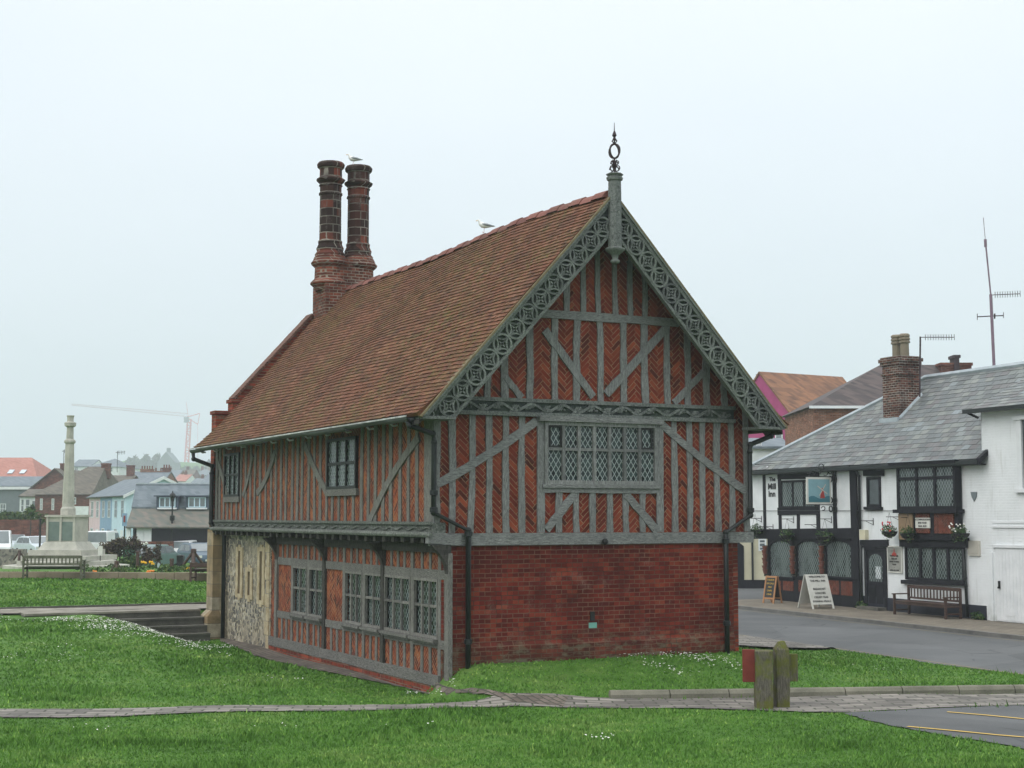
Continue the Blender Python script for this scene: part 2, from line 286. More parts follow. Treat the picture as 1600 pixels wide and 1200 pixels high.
def grassm(name, blade):
    m, nt, bs = new_mat(name); b = NB(nt); co = b.pos()
    big = b.noise(co, .35, 4, .6); mid = b.noise(co, 2.3, 4, .6)
    f = b.m('ADD', b.m('MULTIPLY', big, .55), b.m('MULTIPLY', mid, .45))
    col = b.ramp(f, [(.36, (.055, .138, .019)), (.5, (.088, .200, .032)), (.62, (.138, .240, .055))])
    if blade:
        r = b.island(); col = b.mix(1., col, b.ramp(r, [(0, (.75, .8, .75)), (.75, (1.15, 1.15, 1.1)), (.93, (1.3, 1.25, 1.2)), (1, (2.6, 1.9, 2.3))]), 'MULTIPLY')
    else: col = b.mix(1., col, b.ramp(b.noise(co, 22, 5, .7), [(.3, (.65, .7, .6)), (.65, (1.0, 1.0, .95))]), 'MULTIPLY')
    setup(bs, col, .75, None if blade else b.bump(b.noise(co, 28, 5, .7), .8, .05), 0, .15)
    return m
MT['grass'] = grassm('lawn_soil_green', False); MT['blade'] = grassm('grass_blade', True)
def leafm(name, c1, c2, c3):
    m, nt, bs = new_mat(name); b = NB(nt); r = b.island(); setup(bs, b.ramp(r, [(0, c1), (.6, c2), (1, c3)]), .7, None, 0, .2); return m
MT['leaf'] = leafm('shrub_leaf', (.02, .05, .015), (.05, .10, .025), (.12, .15, .04))
MT['leafr'] = leafm('purple_shrub_leaf', (.035, .022, .02), (.085, .055, .04), (.12, .11, .06))
MT['leafd'] = leafm('distant_tree_leaf', (.03, .045, .025), (.06, .08, .04), (.10, .11, .06))
MT['leafh'] = leafm('hanging_plant_leaf', (.02, .05, .02), (.05, .11, .03), (.16, .20, .08))
def asphalt():
    m, nt, bs = new_mat('worn_asphalt'); b = NB(nt); co = b.pos()
    col = b.ramp(b.m('ADD', b.m('MULTIPLY', b.noise(co, .4, 5), .6), b.m('MULTIPLY', b.noise(co, 60, 3), .4)), [(.35, (.072, .077, .080)), (.65, (.13, .135, .137))]); e = b.vor(b.map(co, (1, 1, 1)), .28, 'DISTANCE_TO_EDGE'); wv_ = b.vor(co, .22); xx_, _, _ = b.sep(wv_.outputs['Color']); col = b.mix(1., col, b.ramp(xx_, [(0, (.82, .82, .82)), (1, (1.1, 1.1, 1.1))]), 'MULTIPLY'); col = b.mix(b.m('MULTIPLY', b.rng(e.outputs['Distance'], .0, .012, .6, 0), b.rng(b.noise(co, 1.2, 3), .45, .6, 0, 1)), col, (.03, .03, .03))
    setup(bs, col, .85, b.bump(b.noise(co, 90, 3), .4, .01), 0, .3); return m
MT['asph'] = asphalt()
def cobble(name, ang, w, h, c1, c2, mort):
    m, nt, bs = new_mat(name); b = NB(nt); co = b.map(b.pos(), (1, 1, 1), (0, 0, -ang))
    wob = b.noise(co, 1.3, 3, .5, 1)
    v = b.mix(.12, co, wob)
    n = nt.nodes.new('ShaderNodeTexBrick'); nt.links.new(v, n.inputs['Vector']); n.inputs['Scale'].default_value = 1
    n.inputs['Brick Width'].default_value = w; n.inputs['Row Height'].default_value = h; n.inputs['Mortar Size'].default_value = .016; n.inputs['Mortar Smooth'].default_value = .4
    n.inputs['Color1'].default_value = (*c1, 1); n.inputs['Color2'].default_value = (*c2, 1); n.inputs['Mortar'].default_value = (*mort, 1)
    col = b.mix(b.rng(b.noise(co, 1.1, 4), .4, .65, 0, .5), n.outputs['Color'], tuple(q*.5 for q in c1))
    setup(bs, col, .85, b.bump(b.m('SUBTRACT', b.m('MULTIPLY', b.noise(co, 9, 3), .5), n.outputs['Fac']), .8, .03)); return m
MT['cobble'] = cobble('stone_setts', .03, .40, .17, (.11, .10, .09), (.29, .265, .235), (.05, .06, .035))
MT['bpath'] = cobble('worn_brick_path', 2.03, .25, .12, (.10, .08, .065), (.17, .14, .115), (.05, .05, .035))
MT['pave'] = cobble('brown_block_pavement', 1.96, .3, .2, (.17, .145, .11), (.21, .18, .135), (.11, .10, .08))
MT['kerb'] = rough_mat('granite_kerb', (.10, .10, .095), (.19, .185, .17), 2, .85, .3)
MT['logk'] = rough_mat('rounded_stone_edging', (.10, .10, .075), (.21, .20, .155), 1.5, .9, .4)
# ------------------------------------------------------------------ mesh builder
class MB:
    def __init__(s): s.v = []; s.f = []
    def add(s, vs, fs):
        n = len(s.v); s.v += [tuple(map(float, q)) for q in vs]; s.f += [tuple(i+n for i in f) for f in fs]
    def box(s, a, b):
        (x0, y0, z0), (x1, y1, z1) = a, b
        s.add([(x0, y0, z0), (x1, y0, z0), (x1, y1, z0), (x0, y1, z0), (x0, y0, z1), (x1, y0, z1), (x1, y1, z1), (x0, y1, z1)], BOXF)
    def hexa(s, c): s.add(c, BOXF)
    def tbox(s, T, a0, a1, z0, z1, d0, d1):
        s.add([T(a0, z0, d0), T(a1, z0, d0), T(a1, z0, d1), T(a0, z0, d1), T(a0, z1, d0), T(a1, z1, d0), T(a1, z1, d1), T(a0, z1, d1)], BOXF)
    def tbar(s, T, p, q, w, d0, d1, seg=1, jit=0., curve=0.):
        p = np.array(p, float); q = np.array(q, float); t = unit(q-p); nn = np.array([-t[1], t[0]]); vs = []
        for k in range(seg+1):
            u_ = k/seg; c = p+(q-p)*u_+nn*curve*math.sin(math.pi*u_)
            wa = w/2+random.uniform(-jit, jit); wb = w/2+random.uniform(-jit, jit)
            A_ = c-nn*wa; B_ = c+nn*wb
            vs += [T(A_[0], A_[1], d0), T(B_[0], B_[1], d0), T(B_[0], B_[1], d1), T(A_[0], A_[1], d1)]
        fs = [(0, 1, 2, 3), tuple(seg*4+i for i in (3, 2, 1, 0))]
        for k in range(seg):
            for i in range(4): fs.append((k*4+i, k*4+(i+1) % 4, k*4+4+(i+1) % 4, k*4+4+i))
        s.add(vs, fs)
    def tpoly(s, T, pts, d0, d1):
        n = len(pts); s.add([T(a, z, d0) for a, z in pts]+[T(a, z, d1) for a, z in pts], [tuple(range(n)), tuple(range(2*n-1, n-1, -1))]+[(i, (i+1) % n, n+(i+1) % n, n+i) for i in range(n)])
    def arc(s, T, c, r, a0, a1, w, d0, d1, n=12):
        vs = []
        for k in range(n+1):
            th = a0+(a1-a0)*k/n; co, si = math.cos(th), math.sin(th)
            for rr, dd in ((r-w/2, d0), (r+w/2, d0), (r+w/2, d1), (r-w/2, d1)): vs.append(T(c[0]+co*rr, c[1]+si*rr, dd))
        fs = [(0, 1, 2, 3), tuple(n*4+i for i in (3, 2, 1, 0))]
        for k in range(n):
            for i in range(4): fs.append((k*4+i, k*4+(i+1) % 4, k*4+4+(i+1) % 4, k*4+4+i))
        s.add(vs, fs)
    def tube(s, pts, r, n=8, cap=True):
        pts = [np.array(p, float) for p in pts]; rs = r if isinstance(r, (list, tuple)) else [r]*len(pts); vs = []; up0 = None
        for k, p in enumerate(pts):
            t = unit(pts[min(k+1, len(pts)-1)]-pts[max(k-1, 0)])
            if up0 is None: up0 = np.array([0, 0, 1.]) if abs(t[2]) < .9 else np.array([1., 0, 0])
            a = unit(np.cross(t, up0)); b_ = unit(np.cross(a, t)); up0 = b_
            for i in range(n):
                th = 2*math.pi*i/n; vs.append(p+(a*math.cos(th)+b_*math.sin(th))*rs[k])
        fs = []
        for k in range(len(pts)-1):
            for i in range(n): fs.append((k*n+i, k*n+(i+1) % n, k*n+n+(i+1) % n, k*n+n+i))
        if cap: fs += [tuple(range(n-1, -1, -1)), tuple(range((len(pts)-1)*n, len(pts)*n))]
        s.add(vs, fs)
    def lathe(s, c, prof, n=12, rot=0.):
        vs = []
        for r, z in prof:
            for i in range(n):
                th = 2*math.pi*i/n+rot; vs.append((c[0]+r*math.cos(th), c[1]+r*math.sin(th), c[2]+z))
        fs = []
        for k in range(len(prof)-1):
            for i in range(n): fs.append((k*n+i, k*n+(i+1) % n, k*n+n+(i+1) % n, k*n+n+i))
        fs += [tuple(range(n-1, -1, -1)), tuple(range((len(prof)-1)*n, len(prof)*n))]
        s.add(vs, fs)
    def ball(s, c, r, n=8, m=5):
        prof = [(max(.02, math.cos(t))*r[0], math.sin(t)*r[2]) for t in [(-.5+k/m)*math.pi for k in range(m+1)]]
        k0 = len(s.v); s.lathe((0, 0, 0), prof, n); 
        for i in range(k0, len(s.v)):
            x, y, z = s.v[i]; s.v[i] = (c[0]+x, c[1]+y*r[1]/r[0], c[2]+z)
    def leaves(s, c, rad, n, size, shape=None):
        for _ in range(n):
            d = np.random.normal(size=3); d /= np.linalg.norm(d); rr = random.random()**.4
            p = np.array(c)+d*rr*np.array(rad)*(1+.25*math.sin(d[0]*5+d[1]*4+c[0]))
            a = np.random.normal(size=3); a /= np.linalg.norm(a); b_ = np.cross(a, np.random.normal(size=3)); b_ /= np.linalg.norm(b_)+1e-9
            l = size*random.uniform(.6, 1.4); s.add([p-a*l, p+b_*l*.45, p+a*l, p-b_*l*.45], [(0, 1, 2, 3)])
    def build(s, name, mat, parent=None, smooth=False, recalc=True):
        me = bpy.data.meshes.new(name); me.from_pydata(s.v, [], s.f)
        if recalc:
            bm = bmesh.new(); bm.from_mesh(me); bmesh.ops.recalc_face_normals(bm, faces=bm.faces); bm.to_mesh(me); bm.free()
        me.materials.append(MT[mat] if isinstance(mat, str) else mat)
        if smooth: me.polygons.foreach_set('use_smooth', [True]*len(me.polygons))
        o = bpy.data.objects.new(name, me); sc.collection.objects.link(o); o.parent = parent; return o
BOXF = [(0, 3, 2, 1), (4, 5, 6, 7), (0, 1, 5, 4), (1, 2, 6, 5), (2, 3, 7, 6), (3, 0, 4, 7)]
def tag(o, label, cat, group=None, kind=None):
    if label: o['label'] = label
    if cat: o['category'] = cat
    if group: o['group'] = group
    if kind: o['kind'] = kind
    return o
def struct(o): o['kind'] = 'structure'; return o
def thing(name, label, cat, loc=(0, 0, 0), rz=0., group=None):
    o = bpy.data.objects.new(name, None); sc.collection.objects.link(o); o.location = tuple(map(float, loc)); o.rotation_euler = (0, 0, rz); o.empty_display_size = .3
    return tag(o, label, cat, group)
def copy_tree(o, parent=None):
    c = o.copy(); sc.collection.objects.link(c); c.parent = parent
    for ch in [k for k in bpy.data.objects if k.parent == o]: copy_tree(ch, c)
    return c
def text(s, size, name, mat, parent, loc, rot, align='CENTER', bold=0., depth=.004, space=1., sx=1., line=1.):
    cu = bpy.data.curves.new(name, 'FONT'); cu.body = s; cu.size = size; cu.align_x = align; cu.align_y = 'CENTER'; cu.extrude = depth; cu.offset = bold; cu.space_line = line; cu.resolution_u = 2
    to = bpy.data.objects.new(name, cu); sc.collection.objects.link(to); bpy.context.view_layer.update()
    me = bpy.data.meshes.new_from_object(to.evaluated_get(bpy.context.evaluated_depsgraph_get())); bpy.data.objects.remove(to)
    me.materials.clear(); me.materials.append(MT[mat]); o = bpy.data.objects.new(name, me); sc.collection.objects.link(o)
    o.parent = parent; o.location = loc; o.rotation_euler = rot; o.scale = (sx, 1, 1); return o
RX = (math.pi/2, 0, 0)
# ================================================================== THE TIMBER FRAMED HALL
hang = math.atan2(hu[1], hu[0])
hall = thing('timber_framed_hall', 'red brick and grey timber framed hall with tiled roof, twin chimney and carved gable', 'hall', HA, hang)
TG = lambda a, z, d: (a, -d, z)
def TS(x0): return lambda a, z, d: (x0-d, a, z)
T0 = TS(0.); T1 = TS(.27)
UC, ZR, SL, UE = 3.36, 9.13, 1.105, -.55
L_ = 14.45
def roofz(u): return ZR-SL*abs(u-UC)
rid = np.array([0, .00, -.6, .04, 1.2, .12, 3., .16, 5, .10, 8, .03, 11, .10, 15, .14]); RV = [-.6, 1.2, 3, 5, 8, 11, 15]; RD = [0, .08, .13, .10, .04, .08, .12]
def sag(v, frac): return float(np.interp(v, RV, RD))*frac+.03*math.sin(v*1.1+frac*3)*(frac*(1-frac)*4)
# walls
m = MB(); m.box((.27, 0, -.4), (6.43, .3, 2.56)); m.box((.27, -.045, -.4), (6.43, -.0, .72))
m.hexa([(.27, -.045, .72), (6.43, -.045, .72), (6.43, 0, .72), (.27, 0, .72), (.27, -.044, .721), (6.43, -.044, .721), (6.43, .0, .80), (.27, .0, .80)])
m.build('brick_wall', 'brick', hall)['label'] = 'plain dark red brick lower gable wall'
m = MB(); m.tpoly(TG, [(0, 2.6), (6.8, 2.6), (6.8, roofz(6.8)-.12), (UC, ZR-.12), (0, roofz(0)-.12)], 0., -.25); m.build('brick_infill', 'herr', hall)['label'] = 'herringbone brick infill of the gable'
m = MB(); m.tbox(T0, .02, L_, 2.75, 5.2, -.02, -.25); m.build('brick_infill', 'herro', hall)['label'] = 'orange herringbone infill of the long upper wall'
VF = 10.43
m = MB(); m.tbox(T1, .28, VF, -.4, 0.015, .03, -.25); m.build('brick_plinth', 'bricky', hall)
m = MB(); m.box((6.5, .3, -.4), (6.75, L_, 5.0)); m.box((.5, L_-.35, -.4), (6.5, L_, 5.0)); m.build('rear_wall', 'bricky', hall)
m = MB(); m.tbox(T1, VF, L_+.2, -.4, 2.8, 0, -.3); m.build('flint_wall', 'flint', hall)
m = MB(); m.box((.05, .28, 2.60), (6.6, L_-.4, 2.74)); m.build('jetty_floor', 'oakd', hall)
# gable timbers
def gst(p, q, w=.13, d=.03, name='stud', mat='oak', curve=0., par=hall, seg=7, jit=.011):
    if name == 'stud': curve = random.uniform(-.022, .022)
    k = MB(); k.tbar(TG, p, q, w, -.03, d+random.uniform(0, .004), seg, jit, curve); return k.build(name, mat, par)
ZB = 2.78; BB = GP(945, 641)[1]-.14; BT = BB+.27
for x in (705.6, 736, 763, 790, 816, 1054, 1077, 1098, 1121, 1143):
    a = GP(x, 745)[0]; zt = min(BB, roofz(a)-.15); gst((a+random.uniform(-.02, .02), ZB), (a+random.uniform(-.02, .02), zt), random.uniform(.115, .145))
gst((.04, ZB), (.04, roofz(.04)-.15), .12, .036, 'corner_post'); gst((6.76, ZB), (6.76, roofz(6.76)-.15), .12, .036, 'corner_post')
for x in (844, 1030): a = GP(x, 745)[0]; gst((a, ZB), (a, BB), .15, .038, 'window_post', jit=.006)
for x in (872.5, 899.5, 925.7, 952, 977.5, 1003.7): a = GP(x, 800)[0]; gst((a, ZB), (a, GP(935, 769)[1]), .125, .03, seg=3).name = 'short_stud'
for p, q, cv in (((681, 757), (837, 657), -.05), ((1165, 768), (1032, 663), .04), ((853, 828), (897, 772), 0), ((1026, 830), (977, 772), 0)):
    gst(GP(*p), GP(*q), .155, .042, 'brace', 'oakh', cv)
m = MB(); a0 = -.1; am = GP(982, 843)[0]; m.tbox(TG, a0, am, 2.555, 2.775, -.03, .055); o = m.build('sill_beam', 'oakh', hall)
m = MB(); m.tbox(TG, am+.004, 6.9, 2.56, 2.77, -.03, .048); m.build('sill_beam', 'oakh', hall)
gst((GP(848, 765)[0], GP(848, 765)[1]), (GP(1025, 767)[0], GP(848, 765)[1]-.0), .11, .046, 'window_sill_beam', 'oakh')
# carved bressummer
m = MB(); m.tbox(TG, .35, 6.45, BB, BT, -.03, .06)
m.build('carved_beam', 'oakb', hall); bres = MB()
bres.tbox(TG, .33, 6.47, BB-.03, BB+.045, 0, .10); bres.tbox(TG, .33, 6.47, BT-.04, BT+.03, 0, .10)
n = 120; pts = [(.45+5.9*k/n, (BB+BT)/2+.065*math.sin(2*math.pi*k/n*9)) for k in range(n+1)]
for k in range(n): bres.tbar(TG, pts[k], pts[k+1], .045, .06, .10)
for j in range(18):
    c = (.45+5.9*(j+.5)/18, (BB+BT)/2+.03*(-1)**j)
    for q in range(12):
        bres.ball(TG(c[0]+random.uniform(-.09, .09), c[1]+random.uniform(-.06, .06), .075), (.024, .02, .022), 5, 3)
    for q in range(3): bres.tbar(TG, (c[0]-.13+q*.04, c[1]-.07), (c[0]-.02+q*.04, c[1]+.07), .022, .06, .092)
bres.build('vine_carving', 'oakg', hall)
# upper gable
cz = GP(950, 497)[1]; hw = (ZR-.3-cz)/SL
for x in (788, 826, 864.8, 901, 936.8, 973, 1006.8, 1042, 1073, 1102.8, 1130, 760):
    a = GP(x, 570)[0]; zt = min(cz-.05, roofz(a)-.15)
    if zt > BT+.05: gst((a+random.uniform(-.015, .015), BT), (a+random.uniform(-.015, .015), zt), random.uniform(.12, .15))
for x in (884, 911, 934, 961, 985, 1006):
    a = GP(x, 450)[0]; gst((a, cz+.05), (a, roofz(a)-.15), .11, .03, seg=4)
gst((UC-hw-.05, cz), (UC+hw+.05, cz), .16, .048, 'collar_beam', 'oakh')
for p, q, w in (((850, 516), (926, 620), .15), ((1038, 514), (946, 616), .155), ((788, 588), (814, 622), .13), ((1098, 582), (1052, 630), .13)):
    gst(GP(*p), GP(*q), w, .04, 'brace', 'oak')
# barge boards with carved tracery
YB = .62; TB = lambda a, z, d: (a, -YB-d, z)
th_ = math.atan(SL); cs, sn = math.cos(th_), math.sin(th_)
for sgn in (-1, 1):
    def W(s, t, d, sgn=sgn):   # s along board down from the apex, t across (0 at the roof edge)
        a = UC+sgn*(s*cs-t*sn); z = ZR-.02-s*sn-t*cs; return (a, -YB-d, z)
    Ls = (UC-UE)/cs+.02; m = MB(); wd = .47
    n = 24
    def edge(s): return wd
    s_in = lambda t: (Ls*sn-t*cs+0.04)/sn if False else Ls-(-t*cs+0.0)/sn*0-0
    zf = 4.83
    def smax(t): return (ZR-.02-t*cs-zf)/sn
    def seg_poly(m, t0, t1, d0, d1, s0=None, s1=None):
        sa = lambda t: (t*sn/cs if s0 is None else s0)
        sb = lambda t: (smax(t) if s1 is None else s1)
        c = [W(sa(t0), t0, d0), W(sb(t0), t0, d0), W(sb(t1), t1, d0), W(sa(t1), t1, d0), W(sa(t0), t0, d1), W(sb(t0), t0, d1), W(sb(t1), t1, d1), W(sa(t1), t1, d1)]
        m.hexa(c)
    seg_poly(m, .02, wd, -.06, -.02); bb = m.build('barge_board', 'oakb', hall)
    m = MB(); seg_poly(m, 0., .085, -.06, .05); seg_poly(m, wd-.045, wd+.01, -.06, .04); seg_poly(m, -.03, .025, -.02, .085)
    m.build('board_rails', 'oakg', bb)
    m = MB(); nU = 12; tc = (.085+wd-.045)/2; R_ = (wd-.115)/2+.02; s0 = .62; p_ = (smax(wd)-s0-.05)/nU
    TT = lambda a, b_, d: W(a, b_, d)
    for k in range(nU+1):
        c = (s0+k*p_, tc)
        m.arc(TT, c, R_-.018, 0, 2*math.pi, .036, 0, .046, 20)
        for q in range(4):
            an = math.pi/4+q*math.pi/2; cc = (c[0]+math.cos(an)*R_*1.28, c[1]+math.sin(an)*R_*1.28)
            m.arc(TT, cc, R_*.86, an+math.pi-.74, an+math.pi+.74, .028, 0, .038, 7)
            an2 = q*math.pi/2; m.tbar(TT, (c[0]+.02*math.cos(an2), c[1]+.02*math.sin(an2)), (c[0]+.075*math.cos(an2), c[1]+.075*math.sin(an2)), .03, 0, .026)
        if k < nU:
            c2 = (c[0]+p_/2, tc)
            m.arc(TT, (c2[0], tc+R_*.62), R_*.75, math.pi*1.15, math.pi*1.85, .028, -.02, .034, 7); m.arc(TT, (c2[0], tc-R_*.62), R_*.75, math.pi*.15, math.pi*.85, .028, -.02, .034, 7)
    c = (smax(wd)+.12, .2); m.arc(TT, c, .1, 0, 5.5, .02, 0, .03, 12); m.arc(TT, (c[0]+.17, .1), .06, 0, 5.5, .016, 0, .03, 10)
    m.build('carved_tracery', 'oakg', bb)
    # foot box of the barge
    m = MB(); xf = UC+sgn*(smax(0)*cs); xi = UC+sgn*(smax(wd)*cs-wd*sn)
    m.box((min(xf, xi), -YB-.055, zf-.05), (max(xf, xi), -YB+.5, zf+.0)); m.build('barge_foot', 'oakg', bb)
# soffit under the overhanging verge
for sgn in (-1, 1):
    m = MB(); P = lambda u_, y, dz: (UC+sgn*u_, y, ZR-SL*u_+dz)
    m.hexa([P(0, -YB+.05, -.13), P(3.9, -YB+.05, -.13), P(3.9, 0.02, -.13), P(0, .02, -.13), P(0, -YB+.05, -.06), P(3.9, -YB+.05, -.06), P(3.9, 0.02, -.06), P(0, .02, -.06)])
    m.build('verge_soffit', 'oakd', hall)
# apex post, pendant, iron finial
fp = MB(); zt = GP(960, 272, YB+.1)[1]; zb = GP(960, 390, YB+.1)[1]
cA = (UC+.02, -YB-.06, 0)
fp.lathe(cA, [(.13, zb), (.125, zt-.35), (.12, zt-.12), (.15, zt-.11), (.16, zt-.06), (.13, zt-.04), (.17, zt), (.14, zt+.02), (.05, zt+.03)], 8, .39)
fo = fp.build('finial_post', 'oakg', hall)
m = MB(); m.lathe(cA, [(.05, zb-.26), (.09, zb-.24), (.09, zb-.2), (.05, zb-.17), (.07, zb-.1), (.15, zb-.04), (.19, zb-.0), (.19, zb+.03), (.14, zb+.05)], 10); m.build('pendant', 'oakg', fo, True)
m = MB(); zi = zt+.02; x, y = cA[0], cA[1]
m.tube([(x, y, zi), (x, y, zi+.30)], .018, 6); m.tube([(x, y, zi+.56), (x, y, zi+.98)], [.016, .005], 6); m.lathe((x, y, zi+.63), [(.01, 0), (.035, .03), (.02, .07), (.045, .1), (.03, .15), (.008, .2)], 8)
for rz in (.35, .35+math.pi/2):
    T = lambda a, z, d, rz=rz: (x+a*math.cos(rz)-d*math.sin(rz), y+a*math.sin(rz)+d*math.cos(rz), z)
    k0 = len(m.v); m.arc(T, (0, 0), .13, 0, 2*math.pi, .022, -.012, .012, 20)
    for i in range(k0, len(m.v)): q = m.v[i]; m.v[i] = (q[0], q[1], zi+.43+q[2]*1.05)
    for s in (-1, 1):
        m.arc(T, (s*.075, zi+.09), .05, 0, 5, .016, -.008, .008, 10); m.arc(T, (s*.06, zi+.2), .038, 0, 5, .014, -.008, .008, 10); m.arc(T, (s*.03, zi+.62), .028, 0, 5, .012, -.007, .007, 8)
        m.tbar(T, (0, zi+.02), (s*.05, zi+.26), .014, -.008, .008)
m.build('iron_finial', 'iron', hall)
# windows
def grid_window(T, x0, x1, z0, z1, cols, rows, par, fmat, gmat, fw=.07, mw=.05, d=.05, gd=-.005, rowz=None, name='window', trans=.05, open_=()):
    m = MB(); m.tbox(T, x0, x0+fw, z0, z1, -.04, d); m.tbox(T, x1-fw, x1, z0, z1, -.04, d); m.tbox(T, x0+fw, x1-fw, z1-fw, z1, -.04, d); m.tbox(T, x0+fw, x1-fw, z0, z0+fw, -.04, d)
    iw = x1-x0-2*fw
    for k in range(1, cols):
        c = x0+fw+iw*k/cols; m.tbox(T, c-mw/2, c+mw/2, z0+fw, z1-fw, -.035, d-.008)
    for r in (rowz if rowz is not None else [z0+(z1-z0)*k/rows for k in range(1, rows)]):
        for k in range(cols):
            a = x0+fw+iw*k/cols+(mw/2 if k else 0)+.001; b_ = x0+fw+iw*(k+1)/cols-(mw/2 if k < cols-1 else 0)-.001
            m.tbox(T, a, b_, r-trans/2, r+trans/2, -.03, d-.014)
    w = m.build(name, fmat, par); m = MB(); m.tbox(T, x0+.02, x1-.02, z0+.02, z1-.02, gd-.02, gd); m.build('glass_pane', gmat, w); return w
x0, z1 = GP(850, 655); x1, z0 = GP(1024, 760); z1 = GP(935, 661)[1]; z0 = GP(935, 757)[1]; x0 = GP(849, 700)[0]; x1 = GP(1025, 700)[0]
win = grid_window(TG, x0, x1, z0, z1, 7, 2, hall, 'oak', 'leadx', .07, .062, .075, .012, [z0+(z1-z0)*.56], trans=.055)
win['label'] = 'wide leaded gable window of two rows of seven lights'
for cx in (0, 6):
    m = MB(); iw = (x1-x0-.14)/7; a = x0+.07+iw*cx+.03; b_ = a+iw-.06; za, zb_ = z0+(z1-z0)*.56+.03, z1-.075
    for q in ((a, a+.035, za, zb_), (b_-.035, b_, za, zb_), (a+.035, b_-.035, za, za+.035), (a+.035, b_-.035, zb_-.035, zb_)): m.tbox(TG, *q, .014, .045)
    m.build('iron_casement', 'black', win)
m = MB(); m.tbox(TG, x0-.13, x1+.1, z1, z1+.10, -.02, .13); m.build('window_head', 'oakh', win)
m = MB(); m.tbox(TG, x0-.05, x1+.05, z0-.07, z0-.001, -.02, .085); m.build('window_sill', 'oakh', win)
# things standing in the window: jug shapes behind the glass are not separate; keep light ornaments
m = MB(); lx, lz = GP(940, 846); m.lathe((lx, -.13, lz-.06), [(.02, 0), (.055, .03), (.06, .07), (.04, .11), (.02, .12)], 10); m.box((lx-.03, -.1, lz-.03), (lx+.03, -.04, lz+.03)); m.build('wall_lamp', 'black', hall, True)
lx, lz = GP(926, 977); m = MB(); m.tbox(TG, lx-.085, lx+.085, lz-.05, lz+.05, 0, .012); m.build('small_plaque', 'copper', hall)
lx, lz = GP(925, 963); m = MB(); m.tbox(TG, lx-.045, lx+.045, lz-.08, lz+.09, 0, .03); m.build('wall_vent', 'black', hall)
# side wall timbers, upper storey
zj = SP(600, 822)[1]+.0; ze = 5.0; zs0 = 2.98
w1 = (SP(559, 700)[0], SP(513, 700)[0], SP(536, 764)[1], SP(536, 684)[1]); w2 = (SP(376, 700)[0], SP(353, 700)[0], SP(365, 776)[1], SP(365, 708)[1])
v = .42; cnt = 0
while v < L_-.1:
    vv = v+random.uniform(-.03, .03); inw = next((w for w in (w1, w2) if w[0]-.05 < vv < w[1]+.05), None)
    k = MB()
    if inw:
        k.tbar(T0, (vv, zs0), (vv, inw[2]-.12), .12, -.05, .0+random.uniform(0, .006), 3, .006); k.build('short_stud', 'oaks', hall)
    else:
        k.tbar(T0, (vv, zs0), (vv+random.uniform(-.04, .04), ze), random.uniform(.12, .165), -.05, .0+random.uniform(0, .006), 7, .009, random.uniform(-.02, .02)); k.build('stud', 'oaks', hall)
    v += random.uniform(.36, .46)
k = MB(); k.tbar(T0, (.14, zs0-.1), (.14, ze), .26, -.05, .03, 6, .004); k.build('corner_post', 'oaks', hall)
k = MB(); k.tbar(T0, (L_-.1, zs0-.1), (L_-.1, ze), .2, -.05, .03, 4, .004); k.build('corner_post', 'oaks', hall)
for p, q, cv, w in (((576, 818), (655, 683), -.12, .17), ((477, 695), (511, 769), .05, .17), ((402, 771), (430, 707), .12, .17), ((380, 775), (395, 711), .08, .15), ((337, 712), (355, 776), -.08, .16)):
    k = MB(); k.tbar(T0, SP(*p), SP(*q), w, -.04, .02, 8, .004, cv); k.build('brace', 'oaks', hall)
for w, lab in ((w1, 'black three light casement in the long upper wall'), (w2, 'smaller dark casement at the far end of the upper wall')):
    o = grid_window(T0, w[0], w[1], w[2], w[3], 3, 2, hall, 'black', 'leady', .06, .05, .05, -.0, None, trans=.06); o['label'] = lab
    m = MB(); m.tbox(T0, w[0]-.05, w[1]+.05, w[2]-.14, w[2]-.003, -.03, .05); m.build('window_sill', 'oaksh', o)
k = MB(); k.tbox(T0, .0, L_, 4.86, 5.08, -.1, .03); k.build('wall_plate', 'oakd', hall)
# jetty fascia with mouldings and roll
m = MB(); m.tbox(T0, -.06, L_, 2.74, 2.97, -.2, .05); m.tbox(T0, -.06, L_, 2.93, 2.985, .05, .10); m.tbox(T0, -.1, L_, 2.72, 2.78, .05, .13); m.tube([(-.12, -.12, 2.75), (-.12, L_, 2.75)], .05, 8)
n = 140
for k in range(n): m.tbar(T0, (L_*k/n, 2.86+.025*math.sin(k*1.1)), (L_*(k+1)/n, 2.86+.025*math.sin(k*1.1+1.1)), .03, .05, .075)
m.build('carved_jetty_beam', oak('lichened_jetty_oak', (.04, .045, .04), (.10, .11, .10), (.28, .30, .27), (3, 3, 3)), hall)
for k in range(30):
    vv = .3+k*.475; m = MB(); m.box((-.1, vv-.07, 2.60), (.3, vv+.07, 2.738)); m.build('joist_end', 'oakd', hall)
m = MB(); m.tbar(TG, (-.14, 2.70), (.5, 2.655), .2, -.05, .10, 4, .006); m.build('dragon_beam', 'oakh', hall)
m = MB(); m.tbox(T1, .2, VF, 2.42, 2.60, -.1, .06); m.build('wall_plate', 'oakd', hall)
